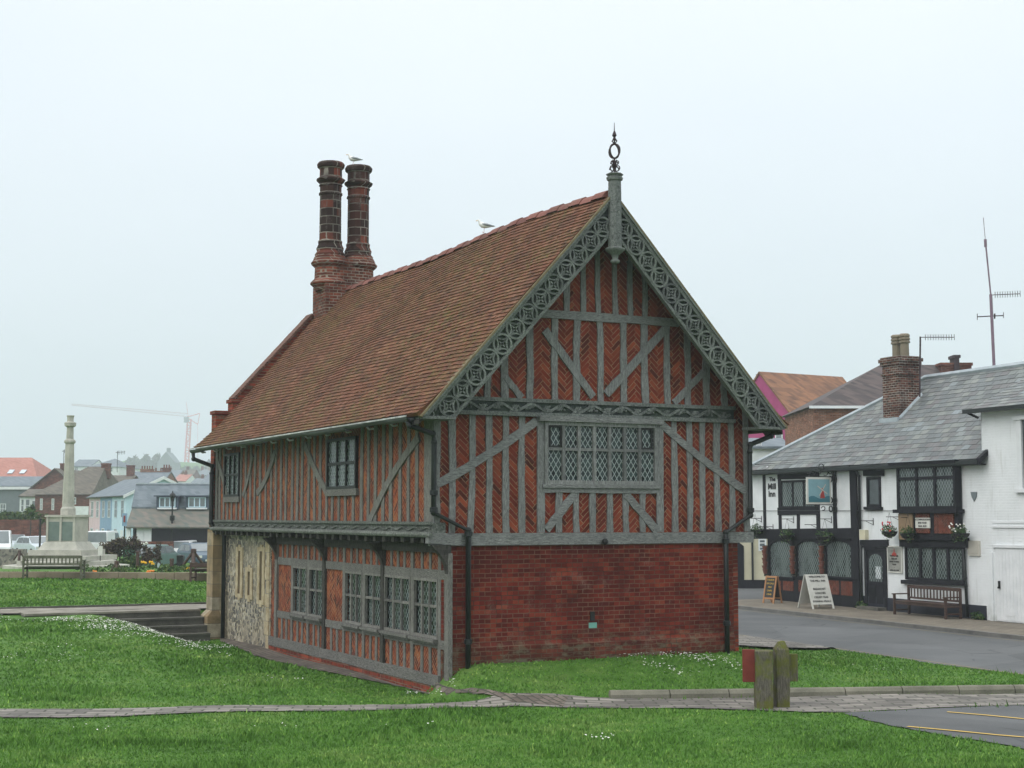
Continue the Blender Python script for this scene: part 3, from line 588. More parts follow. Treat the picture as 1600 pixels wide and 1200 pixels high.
# ground floor side wall: posts, rails, windows
def S1(x, y): return SP(x, y, -.27)
posts = [432, 456, 481, 507, 537, 568, 598.7, 644, 687, 700]
pv_ = [S1(x, 950)[0] for x in posts]
zh = S1(560, 887)[1]; zsr = S1(560, 983)[1]; zsb = .12
print('hall gf', [round(q, 2) for q in pv_], zh, zsr, 'base', S1(631, 1058))
for i, v in enumerate(pv_):
    main = posts[i] in (432, 507, 598.7, 700)
    k = MB(); k.tbar(T1, (v, 0.0), (v, 2.42), .17 if main else .13, -.05, .035 if main else .01, 6, .006); k.build('wall_post', 'oakd' if main and i in (3, 6) else 'oaks', hall)
    if main:
        k = MB(); pts = [(.235-t_*t_*.33, v, 2.05+.52*t_) for t_ in [j/6 for j in range(7)]]
        for j in range(6):
            a_, b_ = pts[j], pts[j+1]; k.hexa([(a_[0], v-.07, a_[2]), (.3, v-.07, a_[2]), (.3, v+.07, a_[2]), (a_[0], v+.07, a_[2]), (b_[0], v-.07, b_[2]), (.3, v-.07, b_[2]), (.3, v+.07, b_[2]), (b_[0], v+.07, b_[2])])
        k.build('curved_bracket', 'oakd', hall)
for i in range(len(pv_)-1):
    hi, lo = pv_[i]-.065, pv_[i+1]+.065
    if hi-lo < .15: continue
    for zr_, wr_ in ((zh, .17), (zsr, .16)):
        k = MB(); k.tbar(T1, (lo, zr_), (hi, zr_), wr_, -.05, .012, 3, .004); k.build('rail', 'oaksh', hall)
    nn = max(2, round((hi-lo)/.34))
    for j in range(1, nn):
        c = lo+(hi-lo)*j/nn; k = MB(); k.tbar(T1, (c, zh+.085), (c, 2.43), .10, -.05, 0., 2, .005); k.build('short_stud', 'oaks', hall)
        k = MB(); k.tbar(T1, (c+random.uniform(-.02, .02), zsb+.08), (c, zsr-.08), .11, -.05, 0., 2, .005); k.build('short_stud', 'oaks', hall)
k = MB(); k.tbar(T1, (.3, zsb), (VF, zsb), .2, -.05, .045, 12, .008); k.build('base_beam', 'oaksh', hall)
for a_, b_, c_, d_ in ((.3, VF, .02, zsr), (.3, VF, zh, 2.8), (pv_[1], VF, zsr, zh), (pv_[4], pv_[3], zsr, zh), (.3, pv_[8], zsr, zh)):
    m = MB(); m.tbox(T1, a_, b_, c_, d_, -.02, -.25); m.build('brick_infill', 'herro', hall)
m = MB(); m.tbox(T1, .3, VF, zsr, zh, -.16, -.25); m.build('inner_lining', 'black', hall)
bays = [(1, 2), (2, 3), (4, 5), (5, 6), (6, 7), (7, 8)]
for a_, b_ in bays:
    hi, lo = pv_[a_]-.07, pv_[b_]+.07; zc0, zc1 = zsr+.085, zh-.085
    o = grid_window(T1, lo, hi, zc0, zc1, 3 if hi-lo > 1.0 else 2, 2, hall, 'oaks', 'leady', .05, .06, .02, -.075, [zc0+(zc1-zc0)*.54], trans=.05)
    m = MB(); m.tbox(T1, lo-.02, hi+.02, zc0-.06, zc0-.003, -.02, .11); m.tbox(T1, lo, hi, zc0-.10, zc0-.06, -.02, .07); m.build('window_sill', 'oaksh', o)
m = MB(); v = .33; m.tbar(T1, (.1, 0), (.1, 2.5), .16, -.1, .0, 5, .004); m.build('corner_post', 'oaks', hall)
# flint end with slit windows, quoins, buttress
for xa, xb, ya, yb in ((370, 379, 862, 930), (401, 416, 860, 935), (386, 394, 893, 930)):
    va, vb = S1(xb, 900)[0], S1(xa, 900)[0]; za, zb_ = S1(390, yb)[1], S1(390, ya)[1]
    c = (va+vb)/2; m = MB()
    for q in ((c-.30, c-.10), (c+.10, c+.30)): m.tbox(T1, q[0], q[1], za-.1, zb_+.1, -.03, .025)
    m.tbox(T1, c-.10, c+.10, zb_, zb_+.16, -.03, .024); m.tbox(T1, c-.10, c+.10, za-.16, za, -.03, .024)
    o = m.build('slit_window', 'creamst', hall); m = MB(); m.tbox(T1, c-.1, c+.1, za, zb_, -.0, .006); m.build('dark_opening', rough_mat('brown_opening', (.05, .035, .015), (.10, .07, .035), 3), o)
m = MB()
for k in range(8): m.tbox(T1, VF+.08, VF+.30+.12*(k % 2), -.1+k*.33, .21+k*.33, -.02, .02)
m.build('stone_quoins', 'creamst', hall)
m = MB(); m.box((-.05, L_+.02, -.4), (.6, L_+.6, 2.72)); m.box((-.18, L_-.02, -.4), (.6, L_+.72, .45)); m.hexa([(-.18, L_-.02, .45), (.6, L_-.02, .45), (.6, L_+.72, .45), (-.18, L_+.72, .45), (-.05, L_+.02, .6), (.6, L_+.02, .6), (.6, L_+.6, .6), (-.05, L_+.6, .6)]); m.build('buttress', 'quoin', hall)
m = MB(); m.box((-.06, L_+.03, 2.72), (.6, L_+.38, 5.3)); m.build('brick_pier', 'bricky', hall)
# ---- roof tiles
def tiles(mb, O, A, S, N, La, Ls, tw, g, thick, disp=None, clip=None, jit=.004, tilt=.55):
    """O start at eaves; A along, S up the slope, N normal"""
    O, A, S, N = (np.array(q, float) for q in (O, A, S, N)); rows = int(Ls/g)+1; cols = int(La/tw)+2; V = []; Fc = []
    for r in range(rows):
        s0 = r*g; s1 = min(s0+g*1.5, Ls+.02); off = (r % 2)*.5*tw
        for c in range(cols):
            a0 = c*tw-off+random.uniform(-.004, .004); a1 = min(a0+tw*.96, La); a0 = max(a0, 0)
            if a1-a0 < .03: continue
            if clip and not clip((a0+a1)/2, s0+g*.5): continue
            j = random.uniform(-jit, jit); tl = random.uniform(-jit, jit); js = random.uniform(-.008, .008)
            def P(a, s, h):
                d = disp(a, s) if disp else 0.
                return O+A*a+S*s+N*(h+d)
            h0 = thick*1.6+j; h1 = thick*.1
            vs = [P(a0, s0+js, h0-tl), P(a1, s0+js, h0+tl), P(a1, s1, h1), P(a0, s1, h1), P(a0, s0+js, h0-thick-tl), P(a1, s0+js, h0-thick+tl)]
            n = len(V); V += vs; Fc += [(n, n+1, n+2, n+3), (n+4, n+5, n+1, n), (n, n+3, n+4), (n+1, n+5, n+2)]
    mb.add(V, Fc)
SLn = (UC-UE)/cs
for sgn, lab in ((-1, 'lichened clay tile slope above the long wall'), (1, 'far clay tile slope')):
    m = MB(); O = (UC+sgn*(UC-UE), -YB-.04, ZR-SL*(UC-UE)); S = np.array([-sgn*cs, 0, sn]); N = np.array([sgn*sn, 0, cs])
    La = L_+YB+.04-.02
    kick = lambda a, s: sag(a-.6, s/SLn)+.09*max(0, 1-s/1.1)**2
    tiles(m, O, (0, 1, 0), S, N, La+(.3 if False else 0), SLn, .165, .108, .019, kick)
    # under-sheet
    Tn = lambda a, s, d: tuple(np.array(O)+np.array([0, 1, 0])*a+S*s+N*(d+kick(a, s)))
    ns, na = 8, 16; 
    for i in range(na):
        for j in range(ns):
            a0, a1 = .02+(La-.02)*i/na, .02+(La-.02)*(i+1)/na; s0, s1 = SLn*j/ns, SLn*(j+1)/ns
            m.hexa([Tn(a0, s0, -.06), Tn(a1, s0, -.06), Tn(a1, s1, -.06), Tn(a0, s1, -.06), Tn(a0, s0, .0), Tn(a1, s0, .0), Tn(a1, s1, .0), Tn(a0, s1, .0)])
    o = m.build('roof_slope', 'tile', hall, recalc=False); o['label'] = lab
m = MB(); v = -YB+.1
k = 0
while v < 13.2:
    z = ZR+.07+sag(v, 1.); z2 = ZR+.07+sag(v+.46, 1.); up = .022 if k % 2 == 0 else .0
    prof = [(-.16, -.145), (-.11, -.065), (-.05, -.01), (0, .01), (.05, -.01), (.11, -.065), (.16, -.145)]
    vs = [(UC+x*(1+up), v, z+up+q) for x, q in prof]+[(UC+x*(1+up), v+.45, z2+up+q) for x, q in prof]
    fs = [(i, i+1, i+8, i+7) for i in range(6)]+[tuple(range(7)), tuple(range(13, 6, -1))]; m.add(vs, fs); v += .455; k += 1
m.build('ridge_tiles', 'ridge', hall)
# verge capping (mortar / undercloak)
for sgn in (-1, 1):
    m = MB(); P = lambda s, d, y: (UC+sgn*s*cs+sgn*sn*d, y, ZR-s*sn+cs*d)
    m.hexa([P(0, -.01, -YB-.09), P(SLn, -.01, -YB-.09), P(SLn, -.01, -YB+.05), P(0, -.01, -YB+.05), P(0, .022, -YB-.09), P(SLn, .022, -YB-.09), P(SLn, .022, -YB+.05), P(0, .022, -YB+.05)])
    m.build('verge_board', rough_mat('verge_mortar', (.11, .085, .045), (.2, .17, .10), 6), hall)
# far parapet with brick coping and crow-stepped foot
m = MB(); vp0, vp1 = L_-.04, L_+.38
for sgn in (-1,):
    P = lambda s, d, y: (UC+sgn*s*cs+sgn*sn*d, y, ZR-s*sn+cs*d)
    m.hexa([P(.9, -.3, vp0), P(SLn-1.75, -.3, vp0), P(SLn-1.75, -.3, vp1), P(.9, -.3, vp1), P(.9, .18, vp0), P(SLn-1.75, .18, vp0), P(SLn-1.75, .18, vp1), P(.9, .18, vp1)])
o = m.build('parapet', 'bricky', hall)
m = MB(); k = 0; s = .9
while s < SLn-1.75:
    m.hexa([P(s, .18, vp0-.05), P(s+.075, .18, vp0-.05), P(s+.075, .18, vp1+.05), P(s, .18, vp1+.05), P(s, .24+random.uniform(0, .015), vp0-.05), P(s+.075, .24, vp0-.05), P(s+.075, .24, vp1+.05), P(s, .24+random.uniform(0, .01), vp1+.05)]); s += .09
m.build('brick_coping', rough_mat('dark_coping_brick', (.07, .04, .03), (.19, .09, .065), 7), o)
m = MB()
for uu, w, zt_ in ((.60, .42, 6.1), (.17, .44, 5.78)):
    m.box((uu-w/2, vp0, zt_-.9), (uu+w/2, vp1, zt_)); m.box((uu-w/2-.04, vp0-.04, zt_), (uu+w/2+.04, vp1+.04, zt_+.09))
m.build('crow_steps', 'bricky', o)
# twin chimney
ch = MB(); cx0, cx1, cy0, cy1 = 2.64, 4.06, 13.45, 14.5
ch.box((cx0, cy0, 8.0), (cx1, cy1, 9.35))
for cx, cy in ((2.93, 13.95), (3.78, 14.0)):
    ch.lathe((cx, cy, 0), [(.40, 9.2), (.44, 9.30), (.53, 9.38), (.53, 9.43), (.42, 9.54), (.41, 9.84), (.50, 9.92), (.52, 9.98), (.47, 10.04), (.43, 10.14), (.38, 10.22)], 16)
ch.box((2.93, 13.57, 9.3), (3.78, 14.36, 9.86)); ch.box((2.95, 13.62, 9.86), (3.76, 14.3, 10.12))
co_ = ch.build('chimney', 'brickc', hall)
for cx, cy in ((2.93, 13.95), (3.78, 14.05)):
    m = MB(); m.lathe((cx, cy, 0), [(.40, 10.1), (.42, 10.22), (.36, 10.30), (.38, 10.38), (.325, 10.5), (.335, 10.58), (.30, 10.62), (.295, 11.85), (.325, 11.87), (.325, 11.92), (.295, 11.95), (.30, 12.10), (.33, 12.13), (.30, 12.18), (.38, 12.25), (.40, 12.30), (.31, 12.36), (.305, 12.58), (.37, 12.64), (.385, 12.72), (.34, 12.78), (.22, 12.80)], 14)
    m.build('chimney_shaft', 'stackb', co_)
# gutter, downpipes
m = MB(); gx = UE-.06; zg = 4.83
for k in range(14):
    v0 = -.35+k*1.07; v1 = v0+1.06; r = .085; zz0 = zg+.02*math.sin(k*1.3)
    vs = []
    for vv in (v0, v1):
        for i in range(7):
            t_ = math.pi+math.pi*i/6; vs.append((gx+r*math.cos(t_), vv, zz0+r*math.sin(t_)))
        for i in range(6, -1, -1):
            t_ = math.pi+math.pi*i/6; vs.append((gx+(r-.012)*math.cos(t_), vv, zz0+(r-.012)*math.sin(t_)))
    m.add(vs, [(i, (i+1) % 14, 14+(i+1) % 14, 14+i) for i in range(14)])
g = m.build('gutter', 'gutter', hall); m = MB(); m.box((gx-.092, -.35, zg-.005), (gx-.078, 14.6, zg+.022)); m.build('gutter_rim', 'rim', g)
for k in range(12):
    vv = .6+k*1.2; m = MB(); m.tube([(gx+.0, vv, zg-.075), (gx+.05, vv, zg-.115), (gx+.14, vv, zg-.10)], .02, 5); m.build('gutter_bracket', 'rim', g)
def pipe(pts, name='downpipe', par=hall, r=.05, mat='pipe'):
    m = MB(); m.tube(pts, r, 10)
    for k in range(1, len(pts)-1):
        p = pts[k]; m.ball(p, (r*1.25, r*1.25, r*1.25), 8, 5)
    o = m.build(name, mat, par, True); return o
xl = GP(677, 740, .1)[0]; xb = GP(731, 900, .1)[0]
z_a = GP(677, 801, .1)[1]; z_b = GP(731, 829, .1)[1]
o = pipe([(gx, -.2, zg-.05), (gx+.05, -.2, zg-.15), (xl-.02, -.12, 4.55), (xl, -.12, 4.4), (xl, -.12, z_a), (xb, -.12, z_b), (xb, -.12, .2)]); m = MB()
for zc in (3.5, z_a+.05, z_b-.06, .85): m = MB(); m.lathe(((xl if zc > 2.9 else xb), -.12, zc-.05), [(.05, 0), (.075, .01), (.075, .09), (.05, .1)], 10); m.build('pipe_collar', 'pipe', o)
xr = GP(1171, 740, .1)[0]; xr2 = GP(1134, 900, .1)[0]
o = pipe([(7.3, -.2, 4.8), (7.25, -.2, 4.68), (xr+.02, -.12, 4.5), (xr, -.12, 4.35), (xr, -.12, GP(1170, 805, .1)[1]), (xr2, -.12, GP(1132, 832, .1)[1]), (xr2, -.12, .25)]); m = MB()
for zc, xx in ((3.2, xr), (2.6, xr2), (1.0, xr2)): m = MB(); m.lathe((xx, -.12, zc-.05), [(.05, 0), (.075, .01), (.075, .09), (.05, .1)], 10); m.build('pipe_collar', 'pipe', o)
o = pipe([(gx, 14.55, zg-.05), (gx+.02, 14.55, zg-.25), (-.12, 14.45, 4.4), (-.14, 14.4, 4.2), (-.14, 14.4, 2.9), (-.05, 14.35, 2.7), (.17, 14.2, 2.6), (.17, 14.2, -.1)], r=.055)
# right gutter
m = MB(); m.tube([(7.27, -.35, 4.83), (7.27, 14.4, 4.83)], .08, 8); m.build('gutter', 'gutter', hall)
# ================================================================== GROUND
def lines(a, b, da, db, step):   # non uniform coordinates
    mid = list(np.arange(a, b, step)); lo = []; x = a; s = step
    while x > da: s *= 1.35; x -= s; lo.append(x)
    hi = []; x = b; s = step
    while x < db: s *= 1.35; x += s; hi.append(x)
    return np.array(lo[::-1]+mid+[b]+hi)
xs = lines(-24, 22, -700, 700, .3); ys = lines(12, 62, -60, 1500, .3)
X, Y = np.meshgrid(xs, ys); Z = height(X, Y); nx, ny = len(xs), len(ys)
Z = np.where(Y > 300, Z+0.0, Z)
me = bpy.data.meshes.new('ground'); V = np.stack([X.ravel(), Y.ravel(), Z.ravel()], 1)
idx = np.arange(nx*ny).reshape(ny, nx); Fq = np.stack([idx[:-1, :-1].ravel(), idx[:-1, 1:].ravel(), idx[1:, 1:].ravel(), idx[1:, :-1].ravel()], 1)
me.from_pydata(V.tolist(), [], Fq.tolist()); me.materials.append(MT['grass']); me.polygons.foreach_set('use_smooth', [True]*len(me.polygons))
go = bpy.data.objects.new('ground', me); sc.collection.objects.link(go); struct(go)
excl = []
def drape(name, upper, lower, mat, eps=.02, seg=60, across=8, flat=None, edge=True, level=False):
    """ruled sheet between two polylines of world points, laid on the ground"""
    def samp(pl, n):
        pl = np.array([[p[0], p[1]] for p in pl]); d = np.r_[0, np.cumsum(np.hypot(*np.diff(pl, axis=0).T))]; t = np.linspace(0, d[-1], n+1)
        return np.stack([np.interp(t, d, pl[:, 0]), np.interp(t, d, pl[:, 1])], 1)
    a, b_ = samp(upper, seg), samp(lower, seg); mb = MB(); vs = []
    for i in range(seg+1):
        wob = (random.uniform(-.03, .03), random.uniform(-.03, .03)) if edge else (0, 0)
        for j in range(across+1):
            t = j/across; p = a[i]*(1-t)+b_[i]*t+(0 if j not in (0, across) else wob[j//across])
            z = (float(height(p[0], p[1]))+eps) if flat is None else flat
            if level: cp = a[i]*.5+b_[i]*.5; z = min(z, float(height(cp[0], cp[1]))+eps+.03)
            vs.append((p[0], p[1], z))
    w = across+1; mb.add(vs, [(i*w+j, i*w+j+1, (i+1)*w+j+1, (i+1)*w+j) for i in range(seg) for j in range(across)])
    o = mb.build(name, mat, None, recalc=False); excl.append(np.vstack([a, b_[::-1]])); return struct(o)
def pw(a, n): q = PB+px_*a-py_*n; return q       # inn coordinates: along, in front
road_far = [pw(a, 3.15) for a in (-45, -20, -10, 0, 6, 40)]; road_near = [pw(a, 9.3+o_) for a, o_ in ((-45, 0), (-10, 0), (0, .2), (4, .2), (7, .1), (12, -.3), (20, -2), (40, -8))]
drape('road', road_far, road_near, 'asph', flat=-.10, edge=False)
mb = MB(); A_, B_ = pw(-30, 0.0), pw(30, 0.0)
def slab(name, pts, z0, z1, mat):
    n = len(pts); m = MB(); m.add([(p[0], p[1], z0) for p in pts]+[(p[0], p[1], z1) for p in pts], [tuple(range(n))[::-1], tuple(range(n, 2*n))]+[(i, (i+1) % n, n+(i+1) % n, n+i) for i in range(n)]); excl.append(np.array([[p[0], p[1]] for p in pts])); return struct(m.build(name, mat))
slab('pavement', [pw(-12.3, 3.0), pw(35, 3.0), pw(35, -.3), pw(-12.3, -.3)], -.4, 0.0, 'pave')
slab('kerb', [pw(-12.3, 3.15), pw(35, 3.15), pw(35, 3.0), pw(-12.3, 3.0)], -.4, .004, 'kerb')
slab('side_road', [pw(-13, 3.3), pw(-12.2, -20), pw(-17, -20), pw(-40, -5), pw(-40, 3.3)], -.3, -.07, 'asph')
drape('setts_strip', [gat(*p) for p in ((1130, 984), (1200, 993), (1290, 1005), (1340, 1014))], [gat(*p) for p in ((1130, 1010), (1200, 1015), (1290, 1017), (1340, 1019))], 'cobble', .06)
drape('setts_path', [gat(*p) for p in ((-60, 1110), (250, 1107), (560, 1103), (700, 1100), (800, 1085), (870, 1086), (955, 1093), (1200, 1091), (1600, 1085), (1800, 1082))],
      [gat(*p) for p in ((-60, 1123), (250, 1118), (560, 1112), (700, 1107.5), (850, 1106), (1000, 1108), (1200, 1112), (1320, 1115), (1600, 1103), (1800, 1096))], 'cobble', .022, 120, 6)
pa = HA
def hw_(u_, v_): q = HA+hu*u_+hv*v_; return q
drape('brick_path', [gat(*c_) for c_ in ((880, 1105), (800, 1099), (700, 1087), (630, 1075), (560, 1061), (480, 1046), (400, 1026), (345, 1004))], [gat(*c_) for c_ in ((890, 1088), (800, 1088), (715, 1080))]+[hw_(.27, .9), hw_(.3, 3), hw_(.3, 8), hw_(.3, 12), hw_(.3, 15)], 'bpath', .026, 80, 8, level=True)
tar = [gat(1318, 1115.5), gat(1600, 1103.5), onz(2300, 1075, 0), onz(2300, 1250, 0), onz(1800, 1230, 0), gat(1600, 1171), gat(1430, 1143), gat(1360, 1128)]
drape('parking_asphalt', tar[:4], [tar[0], tar[7], tar[6], tar[5], tar[4], tar[3]], 'asph', .018, 60, 16)
def stripe(pts, w, mat='yel', name='yellow_line', z=None, eps=.03):
    m = MB(); P_ = [np.array(gat(*p)) for p in pts]; vs = []
    for i, p in enumerate(P_):
        t = unit((P_[min(i+1, len(P_)-1)]-P_[max(i-1, 0)])[:2]); n = np.array([-t[1], t[0]])*w/2
        for s in (-1, 1): vs.append((p[0]+n[0]*s, p[1]+n[1]*s, float(height(p[0], p[1]))+eps))
    m.add(vs, [(2*i, 2*i+1, 2*i+3, 2*i+2) for i in range(len(P_)-1)]); o = m.build(name, mat, recalc=False); return struct(o)
stripe([(1418, 1138), (1500, 1145.5), (1560, 1151.5), (1640, 1158)], .07); stripe([(1480, 1115), (1540, 1120), (1600, 1126), (1660, 1131)], .07)
# faded yellow lines by the road edges
for nn, w in ((3.42, .06), (9.0, .07)):
    m = MB(); q0, q1 = pw(-11, nn), pw(14, nn); d = py_*w/2
    m.add([(q0-d)[:2].tolist()+[-.095], (q1-d)[:2].tolist()+[-.095], (q1+d)[:2].tolist()+[-.095], (q0+d)[:2].tolist()+[-.095]], [(0, 1, 2, 3)]); struct(m.build('yellow_line', rough_mat('faded_yellow', (.16, .14, .09), (.26, .21, .11), 3), recalc=False))
# rounded stone edging, separate lengths
P0, P1 = gat(955, 1093), gat(1760, 1081); Lk = np.linalg.norm(P1-P0); nk = 9
for k in range(nk):
    a = P0+(P1-P0)*(k/nk); b_ = P0+(P1-P0)*((k+1)/nk-.002); m = MB(); t = unit(b_-a); n = np.array([-t[1], t[0], 0])
    prof = [(-.10, -.1), (-.10, .07), (-.06, .125), (.0, .14), (.06, .125), (.10, .07), (.10, -.1)]
    a = a+n*.12; b_ = b_+n*.12
    vs = [a+n*q+np.array([0, 0, r+random.uniform(-.004, .004)]) for q, r in prof]+[b_+n*q+np.array([0, 0, r]) for q, r in prof]
    m.add(vs, [(i, i+1, i+8, i+7) for i in range(6)]+[tuple(range(7)), tuple(range(13, 6, -1))]); o = m.build('edging_stone', 'logk'); struct(o)
# steps at the far end of the hall
st = thing('stone_steps', 'short flight of dark stone steps beside the flint corner of the hall', 'steps', HA, hang)
for k in range(4):
    m = MB(); v0 = 15.35+k*.34-1.3; zt_ = .05+k*.187
    m.box((-5.0+k*.1, v0, -.3), (-.2, v0+2.2-k*.3, zt_-.05)); s_ = m.build('riser_block', 'step', st); m = MB(); m.box((-5.0+k*.1, v0-.03, zt_-.05), (-.2, v0+.34+(1.9 if k == 3 else 0), zt_)); m.build('tread', 'paving' if k == 3 else 'step', s_)
drape('upper_path', [hw_(-14, 17.35), hw_(-5, 17.25), hw_(3, 17.2)], [hw_(-14, 16.75), hw_(-7, 16.5), hw_(-5.2, 15.7), hw_(3, 15.5)], 'paving', .05, 60, 4)
m = MB(); 
a, b_ = hw_(-16, 17.4), hw_(4, 17.25); t = unit(b_-a); n = np.array([-t[1], t[0], 0])
m.hexa([(a-n*.05)[:2].tolist()+[.3], (b_-n*.05)[:2].tolist()+[.3], (b_+n*.06)[:2].tolist()+[.3], (a+n*.06)[:2].tolist()+[.3], (a-n*.05)[:2].tolist()+[.66], (b_-n*.05)[:2].tolist()+[.66], (b_+n*.06)[:2].tolist()+[.66], (a+n*.06)[:2].tolist()+[.66]]); struct(m.build('path_edging', 'step'))
# ------------------------------------------------------------------ lawn blades and daisies
def inside(px, py, poly):
    r = np.zeros(len(px), bool); n = len(poly)
    for i in range(n):
        x1, y1 = poly[i]; x2, y2 = poly[(i+1) % n]
        c = ((y1 > py) != (y2 > py)) & (px < (x2-x1)*(py-y1)/(y2-y1+1e-12)+x1); r ^= c
    return r
def free(x, y):
    ok = np.ones(len(x), bool)
    for e in excl: ok &= ~inside(x, y, e)
    U = (x-HA[0])*hu[0]+(y-HA[1])*hu[1]; V = (x-HA[0])*hv[0]+(y-HA[1])*hv[1]
    ok &= ~((U > .2) & (U < 6.8) & (V > -.03) & (V < L_+.6)); ok &= ~((U > -5.2) & (U < .3) & (V > 13.7) & (V < 17.3)); n_ = -((x-PB[0])*py_[0]+(y-PB[1])*py_[1]); ok &= n_ > 3.2
    return ok
N_ = 330000
yy = 16.5+(58-16.5)*np.random.rand(N_)**2.0; xx = (np.random.rand(N_)*2-1)*yy*.36
k = free(xx+np.random.normal(size=N_)*.05, yy+np.random.normal(size=N_)*.09); xx, yy = xx[k], yy[k]; N_ = len(xx); zz = height(xx, yy)
U = (xx-HA[0])*hu[0]+(yy-HA[1])*hu[1]
patch = .5+.5*np.sin(xx*1.1+1.7*np.sin(yy*.8))*np.sin(yy*1.3+xx*.5)
ht = (.022+.028*np.random.rand(N_))*(.7+.7*patch)*(1+.4*(yy-17)/30)
tall = np.random.rand(N_) > .985; ht = np.where(tall, ht*1.7, ht)
fac_ = np.zeros(N_)
for _ in range(110):
    cy_ = 17+random.random()**1.5*24; cx_ = (random.random()*2-1)*cy_*.35; rx_, ry_ = random.uniform(.2, .7), random.uniform(.15, .4)
    e_ = np.exp(-(((xx-cx_)/rx_)**2+((yy-cy_)/ry_)**2)); fac_ = np.maximum(fac_, e_)
ht = ht*.8*(1+1.5*fac_)
an = np.random.rand(N_)*2*np.pi; w = .006+.006*np.random.rand(N_)+.0002*(yy-15); w = w*(1+(yy-17)/18)
lx = np.cos(an)*w; ly = np.sin(an)*w; tx = (np.random.rand(N_)-.5)*ht*1.3; ty = (np.random.rand(N_)-.5)*ht*1.3
V = np.empty((N_, 3, 3)); V[:, 0] = np.stack([xx-lx, yy-ly, zz-.004], 1); V[:, 1] = np.stack([xx+lx, yy+ly, zz-.004], 1); V[:, 2] = np.stack([xx+tx, yy+ty, zz+ht], 1)
me = bpy.data.meshes.new('grass'); me.vertices.add(N_*3); me.vertices.foreach_set('co', V.ravel()); me.loops.add(N_*3); me.loops.foreach_set('vertex_index', np.arange(N_*3)); me.polygons.add(N_); me.polygons.foreach_set('loop_start', np.arange(N_)*3); me.update(); me.validate()
me.materials.append(MT['blade']); o = bpy.data.objects.new('grass', me); sc.collection.objects.link(o); tag(o, 'short green mown grass covering the lawns around the hall', 'grass', None, 'stuff')
dm = MB()
def daisies(c0, c1, wid, n, clump=.25):
    a = gat(*c0); b_ = gat(*c1)
    cl = [(random.random(), random.gauss(0, wid)) for _ in range(max(3, n//14))]
    for _ in range(n):
        t, o_ = random.choice(cl); p = a+(b_-a)*t+np.array([random.gauss(0, clump), o_+random.gauss(0, clump), 0])
        if not free(np.array([p[0]]), np.array([p[1]]))[0]: continue
        z = float(height(p[0], p[1]))+random.uniform(.045, .075); r = random.uniform(.011, .02); q = random.uniform(0, 1)
        dm.add([(p[0]+r*math.cos(q+i*math.pi/3), p[1]+r*math.sin(q+i*math.pi/3), z+random.uniform(-.008, .008)) for i in range(6)], [tuple(range(6))])
daisies((20, 965), (330, 1022), .45, 650); daisies((150, 975), (300, 1005), .5, 300); daisies((670, 1062), (860, 1052), .22, 420, .12); daisies((830, 1052), (1150, 1042), .22, 420, .14); daisies((950, 1060), (1080, 1060), .2, 90, .15)
daisies((20, 958), (180, 975), .4, 350, .3); daisies((180, 985), (360, 1012), .35, 300, .2); daisies((660, 1055), (720, 1056), .12, 90, .1); daisies((1080, 1050), (1160, 1048), .2, 60, .15); daisies((560, 1068), (780, 1094), .15, 40, .1); daisies((0, 1020), (500, 1070), .8, 60, .5); daisies((905, 1156), (945, 1157), .05, 14, .1); daisies((100, 1150), (800, 1160), 1.5, 14, .3); daisies((1300, 1040), (1550, 1060), .6, 8, .3)
o = dm.build('daisies', 'floww', None, recalc=False); tag(o, 'drifts of tiny white daisies in the lawn grass', 'flowers', None, 'stuff')
# ================================================================== THE INN
iang = math.atan2(px_[1], px_[0])
inn = thing('coaching_inn', 'black and white half timbered inn with mixed slate roof across the road', 'inn', PB, iang)
TI = lambda a, z, d: (a, -d, z)
def IX(x, y=800): return PP(x, y)[0]
def IZ(x, y): return PP(x, y)[1]
AL = IX(1171, 780); AG = IX(1199, 900); AM = IX(1336, 850)
m = MB(); m.box((AL, 0, 2.55), (AM, .2, 4.97)); m.build('upper_wall', 'whitep', inn)
m = MB(); m.box((AM, .0, .0), (.28, .2, 4.97)); m.build('painted_brick_wall', 'white', inn)
m = MB(); m.box((AG, .06, 0), (AM, .3, 2.6)); m.build('ground_floor_wall', 'whitep', inn)
m = MB(); m.box((AG, .3, 0), (AG+.3, 6, 5)); m.box((AL, .3, 2.6), (AL+.3, 6, 5)); m.box((AL+.3, 5.8, 2.56), (.28, 6, 5)); m.build('end_wall', 'whitep', inn)
def ibar(x0, y0, x1, y1, w, d=.03, name='painted_timber', mat='bpaint', par=inn, seg=4, jit=.008):
    k = MB(); k.tbar(TI, PP(x0, y0), PP(x1, y1), w, -.02, d+random.uniform(0, .004), seg, jit); return k.build(name, mat, par)
for x, w in ((1194, .16), (1218, .17), (1277.5, .2), (1304, .2)):
    ibar(x, 728, x+2, 835, w)
ibar(1247, 726, 1247, 743, .17); ibar(1248, 801, 1248, 835, .17)
ibar(1334, 718, 1341, 960, .36, .07, 'great_post')
ibar(1216, 745, 1280, 743.5, .2, .036); ibar(1216, 799, 1280, 798.5, .26, .036)
o = ibar(1166, 834.5, 1336, 833.5, .36, .08, 'jetty_beam'); ibar(1171, 728, 1336, 720.5, .12, .05, 'eaves_board')
def iwin(x0, x1, y0, y1, cols, rows, mat='bpaint', g='leadp', name='window', d=.05, par=inn, fw=.07, mw=.07, gd=.006, rowz=None, T=TI):
    ym = (y0+y1)/2; a0, a1 = IX(x0, ym), IX(x1, ym); xm = (x0+x1)/2; return grid_window(T, a0, a1, IZ(xm, y1), IZ(xm, y0), cols, rows, par, mat, g, fw, mw, d, gd, rowz, name)
iwin(1221, 1276, 750, 794, 3, 1)['label'] = 'upper casement window behind the hanging sign'
